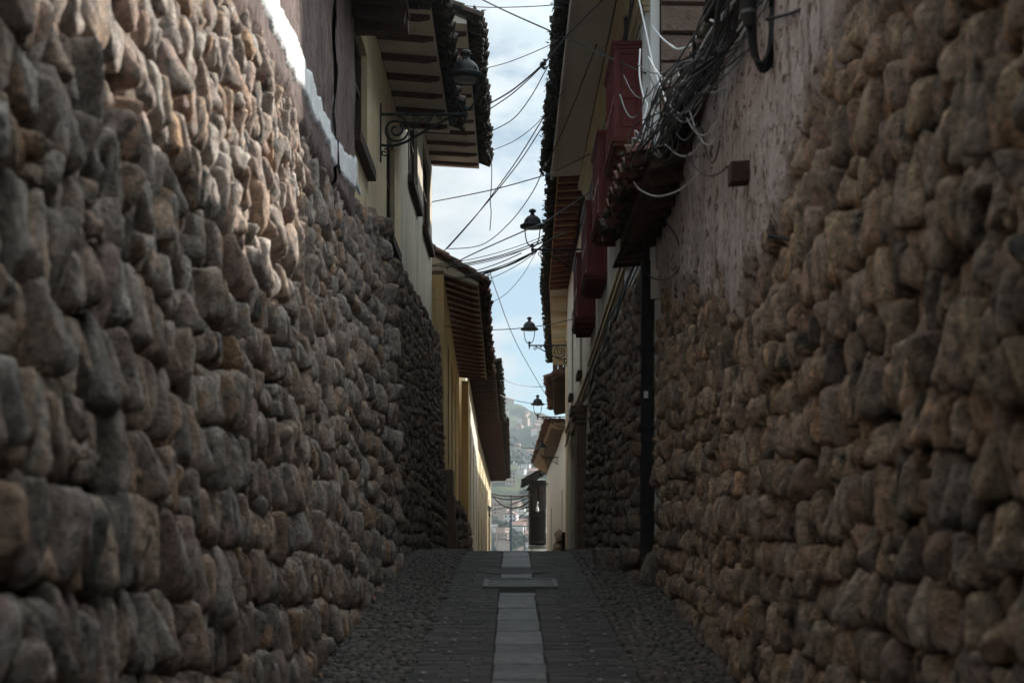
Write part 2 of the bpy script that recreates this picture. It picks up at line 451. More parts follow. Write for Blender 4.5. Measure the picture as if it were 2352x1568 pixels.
m_yel = surf('yellow_wrapper', [(0.35, (0.10, 0.12, 0.03)), (0.5, (0.55, 0.46, 0.06)), (0.65, (0.12, 0.22, 0.10))], 9, rough=0.35, spec=0.5, bscale=20, bstr=0.8, bdist=0.02)
m_redcap = surf('red_wrapper', [(0.4, (0.35, 0.03, 0.03)), (0.6, (0.5, 0.45, 0.45))], 14, rough=0.4, bscale=20, bstr=0.5, bdist=0.01)
m_ground = surf('valley_soil', [(0.3, (0.07, 0.075, 0.05)), (0.7, (0.14, 0.13, 0.09))], 0.05, bscale=0.5, bstr=0.4, bdist=0.5)

# ------------------------------------------------------------------ boulder shapes
def ico(sub):
    bm = bmesh.new()
    bmesh.ops.create_icosphere(bm, subdivisions=sub, radius=1)
    V = np.array([v.co[:] for v in bm.verts])
    F = np.array([[v.index for v in f.verts] for f in bm.faces], np.int32)
    bm.free()
    return V / np.linalg.norm(V, axis=1)[:, None], F
ICO = {l: ico(l) for l in (1, 2, 3, 4)}
NPROTO = 28
_pl = []
for k in range(NPROTO):
    nn = [(1, 0, 0), (-1, 0, 0), (0, 1, 0), (0, -1, 0), (0, 0, 1), (0, 0, -1)]
    hh = list(RNG.uniform(0.86, 1.0, 6))
    q = RNG.normal(size=(9, 3))
    q /= np.linalg.norm(q, axis=1)[:, None]
    _pl.append((np.vstack([np.array(nn, float), q]), np.array(hh + list(RNG.uniform(0.78, 1.12, 9))), RNG.uniform(6, 13), RNG.uniform(0, 6.28, 9), RNG.normal(size=(9, 3)) * np.array([2.2, 2.2, 2.2, 4, 4, 4, 8, 8, 8])[:, None]))
PROTO = {}
for lod, (dv, df) in ICO.items():
    for k in range(NPROTO):
        nn, hh, p, ph, fr = _pl[k]
        d = np.maximum(0, dv @ nn.T / hh)
        r = 1.0 / np.power(np.power(d, p).sum(1), 1 / p)
        amp = np.array([.045, .045, .045, .028, .028, .028, .014, .014, .014])
        r = r * (1 + 0.6 * (np.sin(dv @ fr.T + ph) * amp).sum(1))
        V_ = dv * r[:, None]
        off_ = Vector((k * 7.3, k * 3.1, 0))
        nz_ = np.array([0.085 * mnoise.noise(Vector(p_) * 1.7 + off_) + 0.06 * mnoise.noise(Vector(p_) * 3.6 + off_) + (0.06 * mnoise.noise(Vector(p_) * 7.5 + off_) if lod > 1 else 0)
                        + (0.045 * mnoise.noise(Vector(p_) * 15 + off_) if lod > 2 else 0) for p_ in V_])
        V_ = V_ * (1 + 0.8 * nz_[:, None])
        tp, sh = (k % 5 - 2) * 0.13, ((k * 3) % 7 - 3) * 0.06
        V_[:, :2] *= (1 - tp * V_[:, 2])[:, None]
        V_[:, 0] += sh * V_[:, 2]
        PROTO[(lod, k)] = V_

def stones_mesh(name, items, mat, parent=None, base=None):
    """items: (centre xyz, axes 3x3 rows = scaled local axes, lod, tint rgb)"""
    Vs, Fs, Ts, b = [], [], [], 0
    for c, A, lod, t in items:
        pv = PROTO[(lod, random.randrange(NPROTO))]
        Vs.append(pv @ A + c)
        Fs.append(ICO[lod][1] + b)
        Ts.append(np.repeat(np.array(t)[None], len(pv), 0))
        b += len(pv)
    return np_mesh(name, np.vstack(Vs), np.vstack(Fs), mat, parent, True, np.vstack(Ts), base)

def stone_axes(side, w, d, h, ang, yaw=0.0, tilt=0.0):
    """local x along the wall (+Y), local y out of the wall (side*X), local z up"""
    ex, ey, ez = np.array([0, 1., 0]), np.array([side, 0, 0.]), np.array([0, 0, 1.])
    ca, sa = math.cos(ang), math.sin(ang)
    ex, ez = ex * ca + ez * sa, ez * ca - ex * sa
    cy, sy = math.cos(yaw), math.sin(yaw)
    ex, ey = ex * cy + ey * sy, ey * cy - ex * sy
    ct, st = math.cos(tilt), math.sin(tilt)
    ey, ez = ey * ct + ez * st, ez * ct - ey * st
    return np.vstack([ex * w, ey * d, ez * h])

class Face:
    def __init__(s, side, Ds, xs, batter):
        s.side, s.Ds, s.xs, s.batter = side, Ds, xs, batter
    def x(s, D, z):
        b_ = s.batter if np.isscalar(s.batter) else np.interp(D, s.batter[0], s.batter[1])
        return np.interp(D, s.Ds, s.xs) - s.side * b_ * (z - zroad(D))

def coursed_stones(face, D0, D1, ztop, keep=lambda D, z: True, rowh=0.27, seed=1, lods=((3.3, 1), (5.6, 4), (12, 3), (99, 2)), bury=lambda D, z: 0.0, small=1.0, slope=0.01):
    rnd = random.Random(seed)
    items = []
    z = -1.1
    row = 0
    while z < 7.6:
        h = rowh * rnd.uniform(0.72, 1.28) * small
        D = D0 + rnd.uniform(-0.2, 0)
        while D < D1:
            w = rnd.choice((0.06, 0.07, 0.08, 0.09, 0.10, 0.12, 0.155)) * rnd.uniform(0.85, 1.15) * small
            hs = h * rnd.uniform(0.80, 1.25)
            zc = z + h / 2 + slope * (D - 8) + 0.22 * (float(vnoise(D * 0.55, z * 0.5, seed)) - 0.5) + 0.13 * (float(vnoise(D * 2.1, z * 1.1, seed + 3)) - 0.5)
            Dc = D + w / 2
            D += w * 0.97
            if rnd.random() < 0.07:      # two small ones on top of each other
                parts = [(zc - hs * 0.26, hs * 0.55), (zc + hs * 0.27, hs * 0.52)]
            else:
                parts = [(zc, hs)]
            for zz, hh in parts:
                if zz < zr(Dc) - 0.12 or zz > ztop(Dc) or not keep(Dc, zz):
                    continue
                dep = rnd.uniform(0.085, 0.115) * (0.8 + 0.9 * hh)
                out = rnd.uniform(-0.055, 0.045) - bury(Dc, zz)
                lod = next(l for lim, l in lods if Dc < lim)
                A = stone_axes(face.side, w * 0.545, dep, hh * 0.51, rnd.gauss(0, 0.17), rnd.gauss(0, 0.22), rnd.gauss(0.08, 0.13))
                c = np.array([float(face.x(Dc, zz)) + face.side * out, Dc, zz])
                items.append((c, A, lod, (rnd.random(), rnd.random(), rnd.random())))
        z += h * 0.97
    return items

def relief(name, face, D0, D1, z0, z1, off, mat, parent, res=0.04):
    """sheet of points on a wall face pushed out by off(D,z)"""
    nD, nz = max(2, int((D1 - D0) / res) + 1), max(2, int((z1 - z0) / res) + 1)
    D, Z = np.meshgrid(np.linspace(D0, D1, nD), np.linspace(z0, z1, nz), indexing='ij')
    X = face.x(D, Z) + face.side * off(D, Z)
    V = np.stack([X, D, Z], -1).reshape(-1, 3)
    i = np.arange(nD * nz).reshape(nD, nz)
    q = np.stack([i[:-1, :-1], i[1:, :-1], i[1:, 1:], i[:-1, 1:]], -1).reshape(-1, 4)
    if face.side < 0:
        q = q[:, ::-1]
    return np_mesh(name, V, q, mat, parent, True)

# ------------------------------------------------------------------ ground, road, hills
def strip_mesh(name, xa, xb, Ds, dz, mat, kind='structure'):
    V, F = [], []
    for D in Ds:
        for x in (xa(D), xb(D)):
            V.append((x, D, zr(D) + dz))
    F = [(2 * i, 2 * i + 1, 2 * i + 3, 2 * i + 2) for i in range(len(Ds) - 1)]
    o = np_mesh(name, V, F, mat, None, True)
    tag(o, kind=kind)
    return o

def hill_z(x, D):
    """valley floor below the street, hillside beyond"""
    base = np.where(D < 112, zroad(D) - 0.12, np.interp(D, [112, 220, 330, 420], [-3.1, -15, -12, -4]))
    ridge = np.interp(x, [-700, -300, -160, -80, -20, 12, 40, 90, 200, 500, 900], [190, 165, 130, 112, 93, 82, 74, 66, 80, 120, 150])
    up = np.clip((D - 380) / 520, 0, 1)
    prof = up ** 0.85
    back = np.clip((D - 900) / 600, 0, 1)
    n = (fbm(x * 0.012, D * 0.012, 5, 5) - 0.5) * 40 * np.clip((D - 380) / 300, 0, 1)
    gul = -np.abs(fbm(x * 0.02 + D * 0.004, D * 0.006, 9, 4) - 0.5) * 34 * np.clip((D - 420) / 200, 0, 1) * (1 - back)
    return base + (ridge + 12) * prof * (1 - 0.5 * back) + n * 0.55 + gul
xs = np.concatenate([np.linspace(-500, -180, 12), np.linspace(-170, 170, 121), np.linspace(180, 500, 12)])
ds = np.concatenate([np.linspace(-40, 120, 81), np.linspace(125, 380, 40), np.linspace(384, 950, 160), np.linspace(970, 1400, 12)])
Dg, Xg = np.meshgrid(ds, xs, indexing='ij')
Zg = hill_z(Xg, Dg)
idx = np.arange(Dg.size).reshape(Dg.shape)
q = np.stack([idx[:-1, :-1], idx[:-1, 1:], idx[1:, 1:], idx[1:, :-1]], -1)
m_hill, t, b = new_mat('grassy_hillside', 0.9, 0.1)
v = coords(t)
c = ramp(t, noise(t, v, 0.02, 9, 0.65, 0.6), [(0.34, (0.022, 0.035, 0.03)), (0.46, (0.036, 0.052, 0.036)), (0.56, (0.085, 0.105, 0.05)), (0.68, (0.05, 0.056, 0.045))]).outputs['Color']
c = mixc(t, ramp(t, noise(t, v, 0.09, 6, 0.7), [(0.5, (0,) * 3), (0.62, (0.75,) * 3)]).outputs['Color'], c, (0.04, 0.058, 0.045))
t.links.new(c, b.inputs['Base Color'])
bump(t, b, noise(t, v, 0.25, 8, 0.7), 0.8, 3.0)
ihill = int(np.searchsorted(ds, 380))
V = np.stack([Xg, Dg, Zg], -1).reshape(-1, 3)
qg = q[:ihill - 1].reshape(-1, 4)
qh = q[ihill - 1:].reshape(-1, 4)
tag(np_mesh('ground', V, qg, m_ground, None, True), kind='structure')
off0 = idx[ihill - 1, 0]
tag(np_mesh('hill', V[off0:], qh - off0, m_hill, None, True), kind='structure')

# road: pavers on both sides of a strip of slabs, cobbled margins
XC = 0.055
tag(strip_mesh('road', lambda D: -1.9, lambda D: 2.2, list(np.arange(-6, 40, 0.5)) + list(np.arange(40, 113, 3.0)), -0.006, m_bed), kind='structure')
XL0, XL1, XR0, XR1 = -0.77, XC - 0.197, XC + 0.197, 0.90
mb = MB()
D = 5.2
c_i = 0
while D < 24.5:
    L = random.uniform(0.095, 0.125)
    for (a, bb) in ((XL0, XL1), (XR0, XR1)):
        x = a + random.uniform(-0.01, 0.01)
        while x < bb - 0.05:
            w = min(random.uniform(0.20, 0.36), bb - x)
            if bb - x - w < 0.07:
                w = bb - x
            mb.cur = (random.random(), random.random(), 0.5)
            z = zr(D + L / 2)
            h = random.uniform(-0.002, 0.002)
            s0 = zr(D) - z
            jx = random.uniform(-0.003, 0.003)
            x0, x1, y0, y1 = x + 0.002, x + w - 0.002, D + 0.003, D + L - 0.003
            bz = 0.006
            tl = random.uniform(-0.0015, 0.0015)
            p = []
            for ins, dz in ((0.0, -0.05), (0.0, h - bz), (0.007, h)):
                for (xx, yy, tt) in ((x0 + ins, y0 + ins, tl), (x1 - ins, y0 + ins, -tl), (x1 - ins, y1 - ins, -tl), (x0 + ins, y1 - ins, tl)):
                    p.append((xx, yy, zr(yy) + dz + tt))
            mb.add(p, [(0, 1, 5, 4), (1, 2, 6, 5), (2, 3, 7, 6), (3, 0, 4, 7), (4, 5, 9, 8), (5, 6, 10, 9), (6, 7, 11, 10), (7, 4, 8, 11), (8, 9, 10, 11)])
            x += w
    D += L
    c_i += 1
    if c_i % 38 == 0:
        D += 0.03
tag(mb.build('road_paving', m_paver, None, tint=True), kind='structure')
mb = MB()
D = 5.0
while D < 24.5:
    L = random.uniform(0.22, 0.52)
    if not (D < 16.6 and D + L > 15.6):
        mb.cur = (random.random(),) * 3
        x0, x1, y0, y1 = XC - 0.194 + random.uniform(-0.006, 0.01), XC + 0.194 + random.uniform(-0.01, 0.006), D + 0.002, D + L - 0.002
        h = random.uniform(-0.002, 0.006)
        p = []
        for ins, dz in ((0, -0.05), (0, h - 0.006), (0.007, h)):
            for (xx, yy) in ((x0 + ins, y0 + ins), (x1 - ins, y0 + ins), (x1 - ins, y1 - ins), (x0 + ins, y1 - ins)):
                p.append((xx, yy, zr(yy) + dz))
        mb.add(p, [(0, 1, 5, 4), (1, 2, 6, 5), (2, 3, 7, 6), (3, 0, 4, 7), (4, 5, 9, 8), (5, 6, 10, 9), (6, 7, 11, 10), (7, 4, 8, 11), (8, 9, 10, 11)])
    D += L
tag(mb.build('paving_strip', m_slab, None, tint=True), kind='structure')
items = []  # rows of pale pebbles added in place of glints on polished stones
for x0 in (XL0 + 0.16, XL0 + 0.30, XL0 + 0.46, XR0 + 0.18, XR0 + 0.36, XR0 + 0.52):
    D = 6 + random.uniform(0, 0.3)
    while D < 18:
        if random.random() < 0.6:
            s = random.uniform(0.012, 0.025)
            items.append((np.array([x0 + random.uniform(-0.012, 0.012), D, zr(D) + 0.006]), np.diag([s, s * 1.3, 0.014]), 1, (0, 0, 0)))
        D += random.uniform(0.28, 0.42)
tag(stones_mesh('glint_pebbles', items, m_glint), kind='structure')
items = []
def left_edge(D): return float(np.interp(D, [0, 9.7, 14, 18, 24], [-1.40, -1.42, -1.56, -1.58, -1.6]))
def right_edge(D): return float(np.interp(D, [0, 9.6, 15.5, 17, 24], [1.56, 1.62, 1.78, 1.6, 1.5]))
for (fa, fb) in ((left_edge, lambda D: XL0 - 0.0), (lambda D: XR1 - 0.04, right_edge)):
    D = 5.4
    while D < 24:
        Lrow = random.uniform(0.05, 0.075)
        x = fa(D) + random.uniform(0, 0.05)
        while x < fb(D):
            w = random.uniform(0.045, 0.115)
            a = random.gauss(0.0, 0.35)
            ex, ey = np.array([math.cos(a), math.sin(a), 0.0744 * math.sin(a)]), np.array([-math.sin(a), math.cos(a), 0.0744 * math.cos(a)])
            A = np.vstack([ex * w * 0.54, ey * Lrow * 0.58, np.array([0, 0, random.uniform(0.026, 0.042)])])
            yy = D + random.uniform(-0.02, 0.02)
            items.append((np.array([x + w / 2, yy, zr(yy) - 0.006 + random.uniform(-0.008, 0.010)]), A, 2 if D < 13 else 1, (random.random(), random.random(), 0)))
            x += w * 0.98
        D += Lrow * 0.96
tag(stones_mesh('pavement', items, m_cobble), kind='structure')

# ------------------------------------------------------------------ stone walls
fL = Face(+1, [-8, 0, 9.7, 14, 18.0], [-1.40, -1.40, -1.43, -1.52, -1.53], ([11, 16], [0.066, 0.030]))
fL2 = Face(+1, [17.9, 18.2, 24, 30], [-1.62, -1.62, -1.52, -1.44], ([18, 30], [0.018, 0.038]))
fR = Face(-1, [-8, 4, 9.6, 15.5, 17], [1.57, 1.57, 1.63, 1.73, 1.74], 0.012)
fR2 = Face(-1, [16.8, 21, 26.5], [1.46, 1.44, 1.40], 0.045)
def ztopL(D): return float(np.interp(D, [0, 9, 12, 14.5, 17, 18.1], [5.0, 4.98, 5.02, 5.1, 5.55, 5.62]))
def ztopL2(D): return float(np.interp(D, [17.9, 20, 28, 30], [5.6, 5.65, 5.95, 6.0]))
def zbR(D):   # lower edge of the plaster on the right wall
    return np.interp(D, [5.0, 5.8, 6.6, 7.4, 8.35, 9.2, 10.3, 12.5, 15.5, 17.4], [6.0, 4.9, 4.3, 4.0, 3.7, 3.42, 3.38, 3.9, 4.5, 4.9])
def ztopR2(D): return float(np.interp(D, [16.8, 20, 22.4, 25.3, 27], [5.05, 4.95, 4.8, 4.55, 4.3]))

def wall_thing(label, face, D0, D1, stones, smat, mmat, Dm0, ztop, buryoff=None, Dend=None, zmax=5.2):
    t = thing('stone_wall', label, 'wall', (float(face.x((D0 + D1) / 2, 1)), (D0 + D1) / 2, zr((D0 + D1) / 2)))
    stones_mesh('stone_facing', stones, smat, t)
    def off(D, Z):
        o = -0.075 + 0.10 * (fbm(D * 3.1, Z * 3.3, 31, 4) - 0.5)
        if buryoff is not None:
            o = o + buryoff(D, Z)
        return o
    relief('mortar_bed', face, Dm0, D1, -0.9, zmax, off, mmat, t, 0.05)
    # the body of the wall behind its facing
    mb = MB()
    n = 14
    for i in range(n):
        a, b_ = lerp(Dm0, D1, i / n), lerp(Dm0, D1, (i + 1) / n)
        xa, xb_ = float(face.x(a, zmax)) - face.side * 0.10, float(face.x(b_, zmax)) - face.side * 0.10
        bk = face.side * -1.2
        mb.hexa([(xa, a, -0.9), (xa + bk, a, -0.9), (xb_ + bk, b_, -0.9), (xb_, b_, -0.9),
                 (xa, a, zmax - 0.01), (xa + bk, a, zmax - 0.01), (xb_ + bk, b_, zmax - 0.01), (xb_, b_, zmax - 0.01)])
    mb.build('rubble_core', mmat, t)
    return t

stL = coursed_stones(fL, 1.6, 17.85, ztopL, seed=11, slope=-0.055, bury=lambda D, z: 0.09 * min(1, max(0, (z - 4.72) / 0.35)))
rq = random.Random(4)
z = zr(18) - 0.1
while z < 5.5:       # larger quoins at the end of the near wall
    h = rq.uniform(0.26, 0.42)
    A = stone_axes(1, rq.uniform(0.17, 0.27), 0.20, h * 0.54, rq.gauss(0, 0.05), rq.gauss(0, 0.06))
    stL.append((np.array([float(fL.x(17.8, z + h / 2)) + 0.0 + rq.uniform(-0.02, 0.03), 17.78 + rq.uniform(-0.05, 0.05), z + h / 2]), A, 3, (rq.random() * 0.7, rq.random(), 0)))
    z += h * 0.97
wall_thing('near left wall of rounded field stones, sunlit patch near its top', fL, 1.6, 18.0, stL, m_stone, m_mortar, -8, ztopL, zmax=5.25)
stL2 = coursed_stones(fL2, 17.95, 29.9, ztopL2, seed=23, rowh=0.20, small=0.95, lods=((24, 2), (99, 1)), slope=-0.04)
zq = zr(25)
while zq < 5.95:      # its far corner
    h = rq.uniform(0.2, 0.3)
    A = stone_axes(1, 0.16, 0.13, h * 0.54, rq.gauss(0, 0.06), rq.gauss(0, 0.06))
    stL2.append((np.array([float(fL2.x(29.85, zq + h / 2)), 29.85, zq + h / 2]), A, 2, (rq.random(), rq.random(), 0)))
    zq += h * 0.97
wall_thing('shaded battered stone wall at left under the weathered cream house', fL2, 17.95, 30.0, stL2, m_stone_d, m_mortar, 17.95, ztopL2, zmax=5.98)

def buryR(D, z):
    f = np.clip((z - zbR(D) + 1.1) / 1.1, 0, 1)
    return 0.10 * f * f
stR = coursed_stones(fR, 1.6, 16.75, lambda D: 5.35, keep=lambda D, z: z < float(zbR(D)) + 0.35, seed=37, bury=lambda D, z: 0.55 * float(buryR(D, z)))
wR = wall_thing('near right wall of brown field stones below the worn pink plaster', fR, 1.6, 16.9, stR, m_stone_r, m_mortar_r, -8, None,
                buryoff=lambda D, Z: 0.55 * buryR(D, Z) + 0.05 * (fbm(D * 7, Z * 2.0, 77, 3) - 0.5) * np.clip((Z - zbR(D) + 0.7), 0, 1), zmax=5.3)
stR2 = coursed_stones(fR2, 16.8, 26.4, ztopR2, seed=51, rowh=0.195, small=0.95, lods=((21, 2), (99, 1)))
zq = zr(17) - 0.1
while zq < 5.0:       # return of the far wall, facing the viewer
    h = rq.uniform(0.2, 0.36)
    for xx in (1.50, 1.70):
        A = np.vstack([np.array([rq.uniform(0.10, 0.14), 0, 0]), np.array([0, -0.12, 0]), np.array([0, 0, h * 0.54])])
        stR2.append((np.array([xx + 0.02 * rq.gauss(0, 1) + 0.045 * (zq - 1.3), 16.86, zq + h / 2]), A, 2, (rq.random(), rq.random(), 0)))
    zq += h * 0.97
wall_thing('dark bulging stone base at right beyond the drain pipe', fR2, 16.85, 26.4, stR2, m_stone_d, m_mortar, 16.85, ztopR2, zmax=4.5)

# ------------------------------------------------------------------ building kit
def block(th, name, mat, side, D0, D1, x0, x1, z0, za, zb, depth=5.0, openings=(), reveal=0.24):
    """solid house body whose street face runs from (x0,D0) to (x1,D1); side = direction of the street; za/zb eaves height at both ends"""
    mb = MB()
    Ds = sorted({D0, D1} | {o[0] for o in openings} | {o[1] for o in openings})
    Zs = sorted({z0} | {o[2] for o in openings} | {o[3] for o in openings})
    zmin = max(Zs)
    def X(D): return lerp(x0, x1, (D - D0) / (D1 - D0))
    def top(D): return lerp(za, zb, (D - D0) / (D1 - D0))
    def inside(D, z): return any(o[0] < D < o[1] and o[2] < z < o[3] for o in openings)
    for i in range(len(Ds) - 1):
        a, b_ = Ds[i], Ds[i + 1]
        for j in range(len(Zs)):
            la = Zs[j]
            ha, hb = (Zs[j + 1], Zs[j + 1]) if j + 1 < len(Zs) else (top(a), top(b_))
            if inside((a + b_) / 2, (la + min(ha, hb)) / 2):
                continue
            mb.add([(X(a), a, la), (X(b_), b_, la), (X(b_), b_, hb), (X(a), a, ha)], [(0, 1, 2, 3)])
    for (a, b_, la, lb) in openings:
        r = -side * reveal
        q = [(X(a), a, la), (X(b_), b_, la), (X(b_), b_, lb), (X(a), a, lb)]
        k = [(p[0] + r, p[1], p[2]) for p in q]
        mb.add(q + k, [(0, 4, 5, 1), (1, 5, 6, 2), (2, 6, 7, 3), (3, 7, 4, 0)])
    bk = -side * depth
    mb.add([(X(D0), D0, z0), (X(D0), D0, za), (X(D0) + bk, D0, za), (X(D0) + bk, D0, z0)], [(0, 1, 2, 3)])
    mb.add([(X(D1), D1, z0), (X(D1), D1, zb), (X(D1) + bk, D1, zb), (X(D1) + bk, D1, z0)], [(3, 2, 1, 0)])
    mb.add([(X(D0) + bk, D0, z0), (X(D0) + bk, D0, za), (X(D1) + bk, D1, zb), (X(D1) + bk, D1, z0)], [(0, 1, 2, 3)])
    mb.add([(X(D0), D0, za), (X(D1), D1, zb), (X(D1) + bk, D1, zb), (X(D0) + bk, D0, za)], [(0, 1, 2, 3)])
    o = mb.build(name, mat, th)
    return o, X

def window(th, side, X, op, mat=None, sill=True, reveal=0.24, louver=False, sill_mat=None):
    a, b_, z0, z1 = op
    xa = (X(a) + X(b_)) / 2 - side * (reveal - 0.02)
    fr = MB()
    t = 0.06
    s = -side
    def bx(y0, y1, za, zb, d0, d1):
        fr.box(min(xa + s * d0, xa + s * d1), max(xa + s * d0, xa + s * d1), y0, y1, za, zb)
    bx(a + 0.002, a + t, z0 + 0.002, z1 - 0.002, 0, 0.06)
    bx(b_ - t, b_ - 0.002, z0 + 0.002, z1 - 0.002, 0, 0.06)
    bx(a + t, b_ - t, z1 - t, z1 - 0.002, 0.002, 0.06)
    bx(a + t, b_ - t, z0 + 0.002, z0 + t, 0.002, 0.06)
    bx((a + b_) / 2 - 0.03, (a + b_) / 2 + 0.03, z0 + t, z1 - t, 0.004, 0.058)
    zz = lerp(z0, z1, 0.62)
    bx(a + t, b_ - t, zz - 0.025, zz + 0.025, 0.007, 0.055)
    w = fr.build('window', mat or m_wood, th)
    p = MB()
    xs_ = xa + s * 0.04
    p.box(min(xs_, xs_ + s * 0.02), max(xs_, xs_ + s * 0.02), a + t * 0.5, b_ - t * 0.5, z0 + t * 0.5, z1 - t * 0.5)
    p.build('pane', m_pane, w)
    if sill:
        sl = MB()
        xf = (X(a) + X(b_)) / 2
        for k in range(3):
            sl.box(min(xf + s * 0.10, xf - s * 0.10), max(xf + s * 0.10, xf - s * 0.10), a - 0.08 + k * 0.004, b_ + 0.08 - k * 0.004, z0 - 0.14 + 0.045 * k, z0 - 0.10 + 0.045 * k)
        sl.build('sill', sill_mat or m_wood, w)
    return w

def tiles_mesh(name, th, side, D0, D1, A0, A1, up, mat, pitch=0.21, over=0.16, lift=0.09, seed=0, up_vec=None, rows_seen=99):
    """barrel tiles on a roof plane. A0/A1: ((xin,zin),(xout,zout)) at both ends; tiles start 'over' outside the outer line and climb 'up' metres"""
    rnd = random.Random(seed)
    mb = MB()
    n = max(2, int((D1 - D0) / pitch))
    L, step, seg = 0.44, 0.34, 6
    def arc(cu, s0, r0, s1, r1, frame, hgt0, hgt1, inv, dy):
        o, es, eu, en = frame
        th_ = 0.016
        vs = []
        for (s_, r_, h_) in ((s0, r0, hgt0), (s1, r1, hgt1)):
            for rr in (r_, r_ - th_):
                for k in range(seg + 1):
                    q_ = math.pi * k / seg
                    c_, si = math.cos(q_) * rr, math.sin(q_) * rr
                    si = -si * 0.75 if inv else si
                    vs.append(o + es * s_ + eu * (cu + c_ + dy) + en * (h_ + si))
        m = seg + 1
        fs = []
        for k in range(seg):
            fs += [(k, k + 1, 2 * m + k + 1, 2 * m + k), (m + k + 1, m + k, 3 * m + k, 3 * m + k + 1), (k + 1, k, m + k, m + k + 1), (2 * m + k, 2 * m + k + 1, 3 * m + k + 1, 3 * m + k)]
        fs += [(0, 2 * m, 3 * m, m), (seg, m + seg, 3 * m + seg, 2 * m + seg)]
        mb.add(vs, fs)
    for i in range(n + 1):
        for inv in (True, False):
            u = (i + (0.5 if inv else 0.0)) / n
            if u > 1.001:
                continue
            (xi, zi), (xo, zo) = [tuple(lerp(A0[j][k], A1[j][k], u) for k in (0, 1)) for j in (0, 1)]
            Dy = lerp(D0, D1, u)
            es = Vector((xi - xo, 0, zi - zo))
            es.normalize()
            eu = Vector((0, 1, 0))
            en = Vector((-es.z, 0, es.x)) if es.x > 0 else Vector((es.z, 0, -es.x))
            o = Vector((xo, Dy, zo)) - es * (over + rnd.uniform(-0.05, 0.05) - (0.05 if inv else 0))
            s_ = 0.0
            j = 0
            while s_ < up:
                mb.cur = (rnd.random(), 0, 0)
                r0 = 0.105 * rnd.uniform(0.92, 1.08)
                base = lift + (0.055 if not inv else 0.06)
                arc(0.0, s_ + rnd.uniform(-0.025, 0.025), r0, s_ + L, r0 * 0.84, (o, es, eu, en), base + 0.022 + rnd.uniform(-0.006, 0.008), base, inv, rnd.uniform(-0.012, 0.012))
                s_ += step
                j += 1
    return mb.build(name, mat, th, smooth=40, tint=True)

def rafter_proto(length, w, h, slope_vec, tail=True):
    """rafter along +X from 0 to length (rising none), underside carved at the outer end"""
    mb = MB()
    pr = [(0, 0), (0, -h), (length * 0.80, -h)]
    if tail:
        pr += [(length * 0.84, -h * 1.02), (length * 0.865, -h * 0.72), (length * 0.90, -h * 0.80), (length * 0.95, -h * 0.55), (length, -h * 0.42), (length, 0)]
    else:
        pr += [(length, -h), (length, 0)]
    mb.prism([(x, -w / 2, z) for x, z in pr], (0, w, 0))
    return mb

